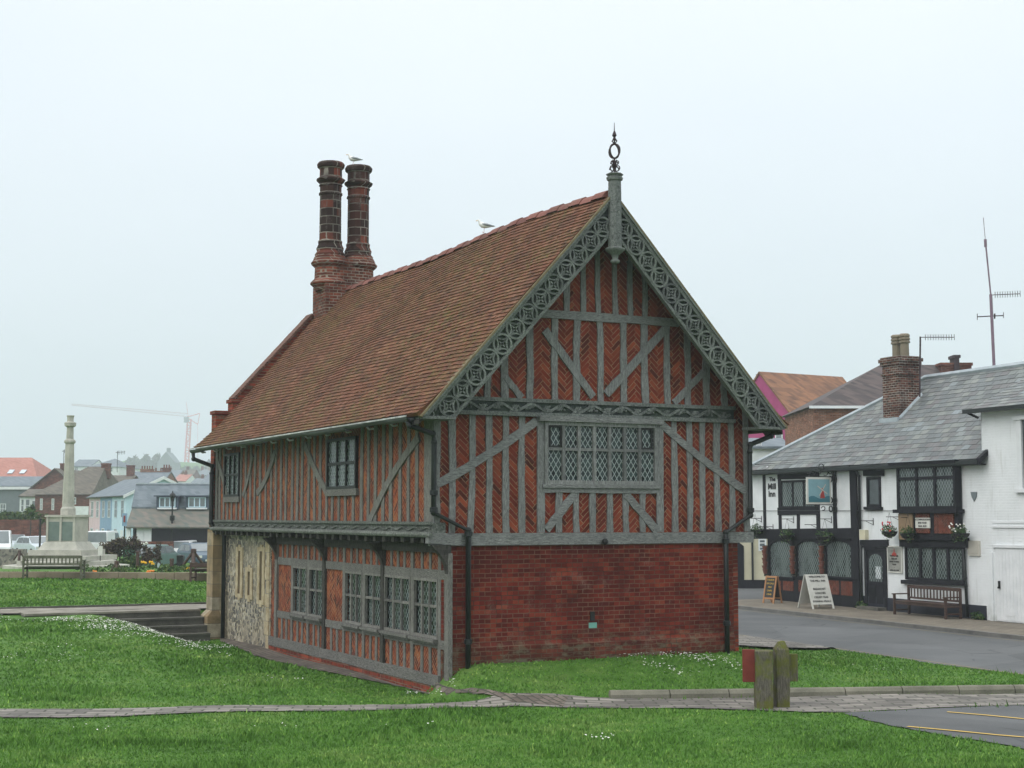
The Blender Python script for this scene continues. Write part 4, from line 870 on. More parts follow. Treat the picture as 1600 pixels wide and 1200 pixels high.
# ground floor arched windows with brick panels
TG2 = lambda a, z, d: (a, .06-d, z)
for i, (x0, x1) in enumerate(((1202, 1240), (1245, 1284), (1290, 1333))):
    a0, a1 = IX(x0, 875), IX(x1, 875); xm = (x0+x1)/2; z0, z1 = IZ(xm, 904), IZ(xm, 844)
    k = MB(); k.tbox(TG2, a0, a0+.09, z0, z1, 0, .09); k.tbox(TG2, a1-.09, a1, z0, z1, 0, .09); k.tbox(TG2, a0+.09, a1-.09, z0, z0+.07, 0, .09)
    c = (a0+a1)/2; hw_i = (a1-a0)/2-.09
    n = 10; up = [(c+hw_i*math.cos(math.pi*j/n), z1-.30+.26*math.sin(math.pi*j/n)**.8) for j in range(n+1)]
    for j in range(n): k.hexa([TG2(up[j][0], up[j][1], 0), TG2(up[j+1][0], up[j+1][1], 0), TG2(up[j+1][0], up[j+1][1], .088), TG2(up[j][0], up[j][1], .088), TG2(up[j][0], z1+.05, 0), TG2(up[j+1][0], z1+.05, 0), TG2(up[j+1][0], z1+.05, .088), TG2(up[j][0], z1+.05, .088)])
    w_ = k.build('arched_window', 'bpaint', inn); k = MB(); k.tbox(TG2, a0+.05, a1-.05, z0+.03, z1, .036, .05); k.build('glass_pane', 'leadp', w_)
    zz0, zz1 = .38, z0-.08; k = MB(); k.tbox(TG2, a0+.06, c-.06, zz0, zz1, 0, .05); k.tbox(TG2, c+.06, a1-.06, zz0, zz1, 0, .05); k.build('brick_panel', 'herrp', inn)
k = MB(); k.tbox(TG2, AG, AM, 0, .36, 0, .06); k.build('plinth', 'bpaint', inn); k = MB(); k.tbox(TG2, AG, AM, .36, 2.58, -.02, .035); k.build('shopfront_boarding', 'bpaint', inn)
k = MB(); k.tbox(TI, AM+.2, IX(1542, 960), 0, .42, -.02, .03); k.build('plinth', rough_mat('navy_black_plinth', (.012, .014, .025), (.03, .033, .045), 3, .6, .2), inn)
# slit window, lintel, sill
o = iwin(1355.5, 1377, 745, 792, 1, 1, g='glass', fw=.09); o['label'] = 'narrow upper window in a black frame under a wooden lintel'
ibar(1351, 739.5, 1382, 739, .18, .07, 'lintel'); ibar(1353, 794, 1380, 794.5, .10, .10, 'window_sill')
# oriel
oa0, oa1 = IX(1411, 760), IX(1503, 760); oz0, oz1 = IZ(1455, 796), IZ(1455, 726); OD_ = .22
TO = lambda a, z, d: (a, -OD_-d, z)
m = MB(); m.box((oa0, -OD_+.03, IZ(1455, 843)), (oa1, 0, oz1)); orl = m.build('oriel', 'bpaint', inn)
o = grid_window(TO, oa0, oa1, oz0, oz1, 3, 2, orl, 'bpaint', 'leadp', .10, .11, .04, -.01, [oz0+(oz1-oz0)*.70], trans=.09)
m = MB(); m.box((oa0-.18, -OD_-.2, oz1), (oa1+.18, 0, oz1+.07)); m.box((oa0-.2, -OD_-.22, oz1+.07), (oa1+.2, 0, oz1+.10)); m.build('oriel_cornice', 'bpaint', orl)
m = MB(); m.box((oa0-.2, -OD_-.22, oz1+.101), (oa1+.2, 0, oz1+.12)); m.build('lead_cap', 'lead', orl)
m = MB(); m.box((oa0-.12, -OD_-.12, oz0-.11), (oa1+.12, -.02, oz0)); m.build('oriel_sill', 'bpaint', orl)
zp0 = IZ(1455, 833)
for x0, x1, mt, nm in ((1413, 1435, 'beige', 'beige_panel'), (1440, 1461, 'herrp', 'brick_panel'), (1469, 1499, 'herrp', 'brick_panel')):
    m = MB(); m.tbox(TO, IX(x0, 815), IX(x1, 815), zp0 if mt == 'herrp' else IZ(1425, 843), oz0-.13, -.04, .012); m.build(nm, mt, orl)
m = MB(); n0, n1 = IX(1440.5, 815), IX(1463, 815); m.tbox(TO, n0, n1, IZ(1450, 825), IZ(1450, 809), .0, .035); nb = m.build('notice_board', 'board', orl)
text('ACCOMMODATION\nBAR FOOD\nREAL ALES', .085, 'lettering', 'text', nb, ((n0+n1)/2, -OD_-.04, IZ(1451, 817)), RX, line=1.2)
ibar(1409, 847, 1515, 848, .30, .10, 'beam')
o = iwin(1416, 1508, 853, 908, 4, 1, d=.06, fw=.08, mw=.12); o['label'] = 'wide four light window beside the street door'
ibar(1413, 909, 1511, 912, .12, .14, 'window_sill')
# street door
ibar(1346, 849.5, 1389, 849, .24, .07, 'lintel')
da0, da1 = IX(1353, 900), IX(1386, 900); dz = IZ(1370, 855)
m = MB(); m.tbox(TI, da0-.02, da0+.12, 0, dz, 0, .05); m.tbox(TI, da1-.1, da1+.02, 0, dz, 0, .05); m.tbox(TI, da0+.12, da1-.1, dz-.1, dz, 0, .05); df = m.build('door_frame', 'bpaint', inn)
m = MB(); m.tbox(TI, da0+.12, da1-.1, 0.06, dz-.1, -.02, .02); m.tbox(TI, da0+.2, (da0+da1)/2-.02, .2, .78, .02, .035); m.tbox(TI, (da0+da1)/2+.04, da1-.18, .2, .78, .02, .035); dd = m.build('street_door', 'bpaint', inn)
m = MB(); c = (da0+da1)/2+.01; wv_ = (da1-da0)/2-.22; zt_ = dz-.22; pts = [(c-wv_, .92), (c+wv_, .92)]+[(c+wv_*math.cos(t), zt_-.25+.25*math.sin(t)) for t in [math.pi*j/8 for j in range(9)]]
m.tpoly(TI, pts, .02, .03); m.build('glass_pane', 'leadp', dd)
m = MB(); m.tbox(TI, c+.0, c+.28, 1.02, 1.42, .03, .036); m.build('door_notice', leaded('white_door_notice', 'x', (.02, .02, .02), .13, .17, ((.45, .5, .52), (.6, .65, .66))), dd)
m = MB(); m.tbox(TI, da0, da1, 0.0, .1, .05, .4); m.build('door_step', 'step', inn)
# roof
ISL = (7.88-5.0)/3.25; ith = math.atan(ISL); ic, is_ = math.cos(ith), math.sin(ith)
m = MB(); Lr = 3.5/ic; e0 = -.28
def hipclip(a, s): return a > (s/Lr)*6.6+.05
tiles(m, (AL-.1, e0, 5.0+e0*ISL+.02), (1, 0, 0), (0, ic, is_), (0, -is_, ic), -AL+.25, Lr, .36, .235, .012, None, hipclip, .004)
zb_ = 5.0+e0*ISL
m.add([(AL-.1, e0, zb_-.03), (.15, e0, zb_-.03), (.15, e0+3.5, zb_+3.5*ISL-.03), (AL-.1+6.6, e0+3.5, zb_+3.5*ISL-.03)], [(0, 1, 2, 3)])
m.build('slate_roof', 'slate', inn, recalc=False)
zr_ = zb_+3.5*ISL
m = MB(); m.tube([(AL-.1, e0, zb_+.04), (AL-.1+6.6, e0+3.5, zr_+.05)], .09, 6); m.tube([(AL-.1+6.6, e0+3.5, zr_+.05), (9, e0+3.5, zr_+.09)], .10, 6); m.build('lead_hip', 'lead', inn)
m = MB(); m.add([(AL-.1, e0, zb_-.05), (AL-.1+6.6, e0+3.5, zr_), (AL-.1, e0+7, zb_-.05)], [(0, 1, 2)]); m.add([(AL-.1, e0+7, zb_-.05), (8.5, e0+7, zb_-.05), (8.5, e0+3.5, zr_), (AL-.1+6.6, e0+3.5, zr_)], [(0, 1, 2, 3)]); m.build('rear_roof_slope', 'slate', inn, recalc=False)
m = MB(); m.box((AL-.1, e0-.1, zb_-.13), (.2, e0+.02, zb_-.02)); m.box((AL, e0, zb_-.16), (.15, 0, zb_-.12)); m.build('gutter', 'pipe', inn)
m = MB(); m.hexa([(.14, e0-.08, zb_-.14), (.3, e0-.08, zb_-.14), (.3, 1.2, zb_-.14+1.4*ISL), (.14, 1.2, zb_-.14+1.4*ISL), (.14, e0-.08, zb_+.03), (.3, e0-.08, zb_+.03), (.3, 1.2, zb_+.06+1.3*ISL), (.14, 1.2, zb_+.06+1.3*ISL)]); m.build('verge_board', 'bpaint', inn)
m = MB(); c0 = (-6.9, 1.55); m.box((c0[0], c0[1], 5.6), (c0[0]+.92, c0[1]+.85, 8.25))
for e, z0_, z1_ in ((.04, 7.9, 7.98), (.06, 8.25, 8.36), (.10, 8.36, 8.48), (.05, 8.48, 8.54)): m.box((c0[0]-e, c0[1]-e, z0_), (c0[0]+.92+e, c0[1]+.85+e, z1_))
chn = m.build('chimney', brick('stack_brick', 'xy', (.07, .03, .022), (.15, .06, .042), (.33, .31, .27), .4), inn)
for q in ((.26, .42), (.66, .46)):
    m = MB(); m.lathe((c0[0]+q[0], c0[1]+q[1], 8.5), [(.17, 0), (.15, .1), (.145, .5), (.19, .52), (.19, .58), (.15, .6), (.19, .63), (.19, .69), (.15, .71), (.185, .74), (.185, .80), (.14, .84), (.1, .84)], 12); m.build('chimney_pot', 'potc', chn)
m = MB(); m.hexa([(c0[0]+.93, c0[1]-.05, 5+(c0[1]-.05)*ISL), (c0[0]+1.02, c0[1]-.05, 5+(c0[1]-.05)*ISL), (c0[0]+1.02, c0[1]+.9, 5+(c0[1]+.9)*ISL), (c0[0]+.93, c0[1]+.9, 5+(c0[1]+.9)*ISL)]+[(p[0], p[1], p[2]+.12) for p in [(c0[0]+.93, c0[1]-.05, 5+(c0[1]-.05)*ISL), (c0[0]+.97, c0[1]-.05, 5+(c0[1]-.05)*ISL), (c0[0]+.97, c0[1]+.9, 5+(c0[1]+.9)*ISL), (c0[0]+.93, c0[1]+.9, 5+(c0[1]+.9)*ISL)]]); m.box((c0[0]-.03, c0[1]-.16, 5+c0[1]*ISL-.12), (c0[0]+.98, c0[1]-.01, 5+c0[1]*ISL+.05)); m.build('lead_flashing', 'lead', chn)
def ipipe(pts, par=inn, r=.045, mat='pipe'): return pipe([(p[0], p[1], p[2]) for p in pts], 'downpipe', par, r, mat)
xa = IX(1346, 780); ipipe([(xa-.3, -.25, 4.75), (xa-.1, -.1, 4.6), (xa, -.08, 4.4), (xa, -.08, IZ(1346, 827))]); xa = IX(1349, 900); ipipe([(xa, -.08, 2.1), (xa, -.08, 1.2), (xa, -.08, .1)])
a_, z_ = PP(1509, 858), PP(1515, 966); ipipe([(a_[0], -.08, a_[1]), ((a_[0]+z_[0])/2, -.08, 1.2), (z_[0], -.08, 0.05)])
m = MB(); q = IX(1504, 780); m.tube([(q, -.03, 4.7), (q, -.03, 2.3)], .012, 5); m.tube([(AL+.3, -.04, IZ(1200, 798)), (IX(1405, 798), -.04, IZ(1405, 798))], .01, 5); m.build('wall_cable', 'gutter', inn)
# wall lettering
for s, x, y, sz in (('The', 1207, 749, .21), ('Mill', 1206.5, 760.5, .31), ('Inn', 1206.5, 772, .31)):
    text(s, sz, 'wall_lettering', 'text', inn, (IX(x, y), -.012, IZ(x, y)), RX, bold=.007, sx=1.25)
q = PP(1205, 733); m = MB(); m.lathe((q[0], -.16, q[1]-.05), [(.06, 0), (.07, .05), (.03, .14), (.01, .15)], 8); m.box((q[0]-.015, -.16, q[1]+.06), (q[0]+.015, 0, q[1]+.09)); m.build('wall_lamp', 'whitep', inn)
# street name plate
a0, z0 = PP(1350.5, 733); a1, z1 = PP(1392, 728.5); m = MB(); m.tbox(TI, a0, a1, z1-.10, z1+.13, 0, .03); sp = m.build('street_name_plate', 'streets', inn); text('MARKET CROSS PLACE', .15, 'lettering', 'gilt', sp, ((a0+a1)/2, -.034, z1+.015), RX, bold=.002, sx=1.0)
# menu board, alarm, vent, shield
a0, a1 = IX(1388, 875), IX(1411, 875); z0, z1 = IZ(1400, 895), IZ(1400, 853)
m = MB(); m.tbox(TI, a0, a1, z0, z1, 0, .05); m.tbox(TI, a0+.04, a1-.04, z0+.04, z1-.04, .05, .045)
mb_ = m.build('menu_board', 'board', inn); cxm = (a0+a1)/2; text('THE MILL INN\nFINE ALES\nHOME COOKED\nFOOD\n~\nOPEN ALL DAY', .068, 'lettering', 'text', mb_, (cxm, -.055, z0+(z1-z0)*.36), RX, line=1.35)
m = MB(); m.tpoly(TI, [(cxm-.14, z1-.33), (cxm+.14, z1-.33), (cxm+.1, z1-.24), (cxm+.03, z1-.20), (cxm, z1-.07), (cxm-.03, z1-.2), (cxm-.1, z1-.24)], .05, .056); m.build('windmill_emblem', 'inkred', mb_)
a0, z0 = PP(1348.5, 843); a1, z1 = PP(1357, 828); m = MB(); m.box((a0, -.14, z0), (a1, 0, z1)); m.build('alarm_box', 'cream', inn)
a0, z0 = PP(1515, 868); a1, z1 = PP(1532, 845); m = MB(); m.box((a0, -.06, z0), (a1, 0, z1)); m.box((a0+.07, -.075, z0+.07), (a1-.07, -.06, z1-.14)); m.build('meter_box', 'gilt', inn)
a0, z0 = PP(1518, 783.5); a1, z1 = PP(1527, 768.5); cxm = (a0+a1)/2; m = MB(); m.tpoly(TI, [(a0, z1), (a1, z1), (a1-.02, (z0+z1)/2), (cxm, z0), (a0+.04, (z0+z1)/2)], 0, .03); m.build('shield_plaque', 'tgrey', inn)
# hanging sign
sx_, sz_ = PP(1303, 765)
m = MB(); zt1, zb1 = IZ(1300, 746), IZ(1300, 788)
hs = thing('hanging_inn_sign', 'painted windmill sign hanging from scrolled iron on the inn front', 'sign', PB+px_*sx_, iang)
TSn = lambda a, z, d: (d, -a, z)       # a = out from the wall
m = MB(); m.tbox(TSn, .14, 1.12, zb1, zt1, -.03, .03); sb = m.build('sign_frame', 'board', hs)
m = MB(); m.tbox(TSn, .20, 1.06, zb1+.07, zt1-.07, .03, .036); m.build('painted_sky', 'paint_sky', sb)
m = MB(); n = 12; zq = zb1+.07; m.tpoly(TSn, [(.2, zq), (1.06, zq)]+[(1.06-.86*j/n, zq+.17+.05*math.sin(j*.7)) for j in range(n+1)], .036, .040); m.build('painted_sea', 'paint_sea', sb)
m = MB(); m.tpoly(TSn, [(.40, zq+.14), (.60, zq+.14), (.54, zq+.42), (.46, zq+.42)], .040, .044); m.tpoly(TSn, [(.45, zq+.42), (.55, zq+.42), (.50, zq+.50)], .040, .044); m.build('painted_mill', 'inkred', sb)
m = MB()
for t in (.6, 2.17, 3.74, 5.31): m.tbar(TSn, (.50, zq+.42), (.50+.24*math.cos(t), zq+.42+.24*math.sin(t)), .03, .044, .048)
m.build('painted_sails', 'gilt', sb)
m = MB()
for zz in (zt1+.02, zb1-.02): m.tbar(TSn, (0, zz), (1.2, zz), .03, -.015, .015)
for cx_, cz_, r_ in ((.35, zt1+.18, .12), (.62, zt1+.2, .10), (.85, zt1+.13, .08), (1.02, zt1+.09, .05), (.5, zt1+.36, .10), (.45, zb1-.14, .07), (.75, zb1-.11, .06)):
    m.arc(TSn, (cx_, cz_), r_, 0, 5.2, .022, -.012, .012, 14)
for cz_ in (zt1+.22, zt1-.06, zb1+.14, zb1-.16):
    for s in (-1, 1): m.arc(TI, (s*.13, cz_), .10, 0, 6.28, .03, .04, .065, 14)
m.tube([(0, -.03, zb1-.3), (0, -.03, zt1+.35)], .02, 6)
m.build('scrolled_bracket', 'black', hs)
# little brackets on the wall
for i, (x, y) in enumerate(((1188, 812), (1238, 813), (1297, 813), (1206, 825), (1362, 816), (1405, 810), (1429, 811), (1276, 822))):
    a, z = PP(x, y); m = MB(); m.tube([(a+.1, -.01, z-.1), (a+.1, -.01, z+.14)], .012, 5); m.tube([(a+.1, -.02, z+.05), (a-.18, -.38, z+.05)], .012, 5); m.tube([(a+.1, -.02, z-.08), (a-.06, -.22, z+.05)], .009, 5); m.build('basket_bracket', 'black', inn)
# hanging baskets
GB = 'hanging baskets along the inn front'
def basket(lab, x, y, w, flw=None, h=.22, d=.38):
    a, z = PP(x, y, d); hb = thing('hanging_basket', lab, 'hanging basket', PB+px_*a-py_*d, iang, GB)
    m = MB(); m.lathe((0, 0, z-h), [(.03, 0), (w*.5, .06), (w*.72, .16), (w*.75, .22)], 12); m.build('basket', 'black', hb)
    m = MB(); m.leaves((0, 0, z+.06), (w*.8, w*.7, .16), 230, .038); m.leaves((w*.3, -.1, z-.1), (w*.8, w*.5, .2), 60, .04); m.build('foliage', 'leafh', hb, recalc=False)
    m = MB()
    for s in (-1, 1): m.tube([(s*w*.6, 0, z), (0, 0, z+.6)], .006, 4)
    m.build('chain', 'black', hb)
    if flw:
        m = MB()
        for _ in range(16): p = (random.uniform(-w, w), random.uniform(-w*.8, 0), z+random.uniform(0, .3)); m.ball(p, (.03, .03, .025), 5, 3)
        m.build('flowers', flw, hb)
basket('hanging basket with trailing pink flowers between the slit window and the oriel', 1390, 830, .34, 'flowr')
basket('hanging basket of plain green leaves in front of the beige oriel panel', 1419, 833, .34)
basket('leafy hanging basket with white flowers at the right edge of the oriel', 1501, 833, .36, 'floww')
basket('bushy hanging basket above the gap between the second and third arched windows', 1289, 838, .42)
basket('dark hanging basket above the first arched window of the inn', 1230, 836, .36)
basket('hanging basket at the far left corner of the inn', 1180, 828, .42)
# stacked pots between the arched windows
for x, lab in ((1196, 'hanging stack of brown pots at the left corner of the inn'), (1239, 'hanging stack of terracotta pots right of the first arched window'), (1284.5, 'hanging stack of terracotta pots left of the third arched window')):
    a, z = PP(x, 875, .12); t = thing('pot_stack', lab, 'wall planter', PB+px_*a-py_*.14, iang, 'pot stacks hanging between the arched windows')
    zt_, zb2 = IZ(x, 854), IZ(x, 896); m = MB(); m.box((-.13, .03, zb2-.1), (.13, .06, zt_+.05)); m.build('back_board', 'oakd', t)
    for j in range(7): m = MB(); zz = zb2+(zt_-zb2)*j/7; m.lathe((.02*(-1)**j, 0, zz), [(.07, 0), (.10, .12), (.115, .13), (.115, .16), (.08, .16)], 8); m.build('pot', 'terra', t)
# A-boards
def aboard(x0, x1, yt, yb, lab, frame, face, rows, xt=None, opening=.5, nout=1.2):
    a0, z_ = PP(x0, yb, nout); a1 = PP(x1, yb, nout)[0]; return a0, a1
def make_aboard(name, lab, wx, nout, width, h, spread, rz, frame, face, texts, tcol, fs):
    a = PP(*wx, nout)[0]; t = thing(name, lab, 'A-board', PB+px_*a-py_*nout, iang+rz, 'A-boards on the inn pavement')
    for s in (-1, 1):
        T = lambda a_, z, d, s=s: (a_, s*(spread*(1-z/h)+.015)-(-s)*d*0+s*d, z)
        m = MB(); m.tbox(T, -width/2, -width/2+.06, 0, h, 0, .03); m.tbox(T, width/2-.06, width/2, 0, h, 0, .03); m.tbox(T, -width/2+.06, width/2-.06, h-.06, h-.002, 0, .028); m.tbox(T, -width/2+.06, width/2-.06, .14, .2, 0, .028); fr = m.build('frame', frame, t)
        m = MB(); m.tbox(T, -width/2+.06, width/2-.06, .2, h-.06, .004, .02); m.build('panel', face, fr)
    text(texts, fs, 'lettering', tcol, t, (0, -(spread*(1-(.17+h)/2/h)+.05), (.17+h)/2), (math.pi/2-math.atan(spread/h), 0, 0), line=1.5)
    return t
make_aboard('sandwich_board', 'large cream A-board leaning open on the pavement before the inn windows', (1275, 952), 1.35, .85, 1.12, .42, 1.55, 'board', 'board', 'WELCOME TO\nTHE MILL INN\n-\nBREAKFAST\nLUNCHES\nCREAM TEAS\nEVENING MEALS', 'text', .095)
make_aboard('chalkboard', 'small pine framed chalkboard with a coloured menu at the left corner of the inn', (1207, 941), 1.1, .52, .95, .2, .3, 'pinewood', 'chalk', 'TODAYS\nSPECIALS\nFISH\nCHIPS\nCRAB', 'yel', .085)
# benches
def bench(name, lab, loc, rz, L, wood, slats, group=None, h=.9):
    t = thing(name, lab, 'bench', loc, rz, group); hb, sh, dp = h, .43, .55     # front is -y
    for s in (-1, 1):
        for yy_, hh in ((-dp/2, .62), (dp/2, hb)):
            m = MB(); m.box((s*L/2-.03, yy_-.035, 0), (s*L/2+.03, yy_+.035, hh)); m.build('leg', wood, t)
        m = MB(); m.box((s*L/2-.045, -dp/2-.07, .621), (s*L/2+.045, dp/2-.035, .655)); m.build('armrest', wood, t)
        m = MB(); m.box((s*L/2-.02, -dp/2+.036, sh-.09), (s*L/2+.02, dp/2-.036, sh-.03)); m.box((s*L/2-.02, -dp/2+.036, .12), (s*L/2+.02, dp/2-.036, .17)); m.build('side_rail', wood, t)
    m = MB()
    for j in range(5): m.box((-L/2+.031, -dp/2-.03+j*.105, sh-.02), (L/2-.031, -dp/2+.06+j*.105, sh+.01))
    m.box((-L/2+.031, -dp/2, sh-.1), (L/2-.031, -dp/2+.04, sh-.022)); m.build('seat', wood, t)
    m = MB(); m.box((-L/2+.031, dp/2-.02, hb-.09), (L/2-.031, dp/2+.03, hb+.01)); m.box((-L/2+.031, dp/2-.02, sh+.06), (L/2-.031, dp/2+.025, sh+.12))
    for j in range(slats): x = -L/2+.06+(L-.12)*(j+.5)/slats; m.box((x-.022, dp/2-.008, sh+.12), (x+.022, dp/2+.014, hb-.09))
    m.build('backrest', wood, t); return t
a0 = PP(1404, 960, .6)[0]; a1 = PP(1487, 966, .6)[0]
bench('wooden_bench', 'dark brown wooden bench against the white wall of the inn', PB+px_*((a0+a1)/2+.15)-py_*.62, iang, (a1-a0)-.1, 'teak', 15)
# pavement weeds
for i, (x, y, lab) in enumerate(((1349, 952, 'small green weeds at the foot of the inn door post'), (1530, 966, 'grassy tuft at the foot of the white wall near the downpipe'))):
    a, _ = PP(x, y, .1); m = MB(); m.leaves((0, 0, .1), (.28, .1, .14), 120, .06); o = m.build('weeds', 'leafh', None, recalc=False); o.location = PB+px_*a-py_*.15; o.rotation_euler = (0, 0, iang); tag(o, lab, 'weeds')
# ================================================================== WHITE HOUSE AT THE RIGHT
wh = thing('white_house', 'white painted brick house with plank door joined to the right of the inn', 'house', PB, iang)
xw = .29; m = MB(); m.box((xw, -.03, -.2), (9, .35, 6.25)); m.box((IX(1549, 900), -.075, -.2), (IX(1554, 900), -.03, 2.0)); m.build('wall', 'white', wh)
m = MB(); m.box((xw+.0, -.09, -.2), (IX(1556, 960), -.0301, .55)); m.build('wall_footing', 'white', wh)
m = MB(); s2 = math.atan((7.93-6.22)/3.5); tiles(m, (-.1, -.3, 6.25), (1, 0, 0), (0, math.cos(s2), math.sin(s2)), (0, -math.sin(s2), math.cos(s2)), 9, 3.6/math.cos(s2)-.02, .36, .235, .012)
m.add([(-.1, -.3, 6.22), (8.9, -.3, 6.22), (8.9, 3.25, 7.93), (-.1, 3.25, 7.93)], [(0, 1, 2, 3)]); m.build('slate_roof', 'slate', wh, recalc=False)
m = MB(); m.box((-.35, -.42, 6.14), (9, -.28, 6.26)); m.tube([(-.3, -.35, 6.2), (.1, -.2, 6.0)], .04, 6); m.build('gutter', 'pipe', wh)
m = MB(); m.add([(.0, -.02, 5.0), (.0, 3.2, 7.9), (0, -.02, 6.2)], [(0, 1, 2)]); m.box((.0, .0, 5.0), (.29, .3, 6.2)); m.build('gable_end', 'white', wh)
dx0 = IX(1559, 910); m = MB(); m.tbox(TI, dx0, dx0+1.6, .02, IZ(1575, 857), .02, .06)
for j in range(11): m.tbox(TI, dx0+.02+j*.145, dx0+.15+j*.145, .05, IZ(1575, 857)-.05, .06, .066)
d_ = m.build('plank_door', 'whitep', wh); m = MB(); q = PP(1565, 913); m.box((q[0]-.03, -.11, q[1]-.12), (q[0]+.03, -.066, q[1]+.1)); m.lathe((q[0], -.12, q[1]-.12), [(.03, 0), (.03, .05)], 8); m.build('door_handle', 'black', d_)
q0, q1 = PP(1576, 962), PP(1589, 952); m = MB(); m.tbox(TI, q0[0], q1[0], q0[1], q1[1], .066, .075); m.build('letter_flap', 'whitep', d_)
m = MB(); m.tbox(TI, dx0-.1, dx0+1.7, IZ(1575, 857)+.02, IZ(1575, 857)+.10, .02, .1); m.build('door_head', 'whitep', wh)
for y_, dd_ in ((816, .05), (823, .07)): m = MB(); m.tbox(TI, IX(1552, y_), 9, IZ(1575, y_)-.03, IZ(1575, y_)+.03, .02, dd_); m.build('string_course', 'whitep', wh)
m = MB(); a0 = IX(1594, 700); m.tbox(TI, a0-.15, a0+1.6, IZ(1598, 764)-.1, IZ(1598, 764), .02, .15); m.tbox(TI, a0-.12, a0+1.6, IZ(1598, 656), IZ(1598, 650), .02, .14); m.tbox(TI, a0-.04, a0+.16, IZ(1598, 764), IZ(1598, 656), .02, .1); m.tbox(TI, a0+1.2, a0+1.4, IZ(1598, 764), IZ(1598, 656), .02, .1); m.build('window_surround', 'whitep', wh)
m = MB(); m.tbox(TI, a0+.16, a0+1.2, IZ(1598, 764), IZ(1598, 656), .03, .04); m.build('glass_pane', 'glass', wh)
# aerials
def yagi(m, p, q, n, el):
    p, q = np.array(p), np.array(q); m.tube([p, q], .014, 5)
    for j in range(n): c = p+(q-p)*(.15+.85*j/(n-1)); m.tube([c-np.array([0, 0, el]), c+np.array([0, 0, el])], .010, 4)
    return m
Ya = at(1437, 610, 50.5)[1]
t = thing('television_aerial', 'small television aerial on a short pole beside the inn chimney', 'aerial', at(1437, 615, Ya))
P = lambda x, y, Y: at(x, y, Y)-np.array(t.location)
m = MB(); m.tube([P(1437, 620, Ya), P(1438, 526, Ya)], .03, 6); m.build('pole', 'iron', t); m = MB(); yagi(m, P(1438, 527, Ya), P(1491, 527, Ya), 12, .1); m.build('antenna', 'iron', t)
Yb = 52.
t = thing('radio_mast', 'tall leaning aerial mast with whip rising behind the inn roof', 'aerial', at(1554, 585, Yb))
P = lambda x, y, Y: at(x, y, Y)-np.array(t.location)
m = MB(); m.tube([P(1554, 590, Yb), P(1548, 460, Yb)], .055, 8); m.tube([P(1548, 460, Yb), P(1540, 380, Yb)], .028, 6); m.tube([P(1540, 386, Yb), P(1539.5, 374, Yb)], .05, 6); m.tube([P(1539.5, 374, Yb), P(1536.5, 340, Yb)], .012, 5); m.build('pole', rough_mat('purple_grey_pole', (.14, .09, .13), (.24, .17, .21), 3, .5, 0), t)
m = MB(); yagi(m, P(1548, 461, Yb), P(1594, 459, Yb), 11, .11); m.build('antenna', 'iron', t)
m = MB(); m.tube([P(1527, 495, Yb), P(1568, 493, Yb)], .02, 5); m.tube([P(1527, 490, Yb), P(1527, 500, Yb)], .012, 4); m.tube([P(1568, 488, Yb), P(1568, 497, Yb)], .012, 4); m.tube([P(1554, 490, Yb), P(1554, 498, Yb)], .03, 5); m.build('dipole', 'iron', t)
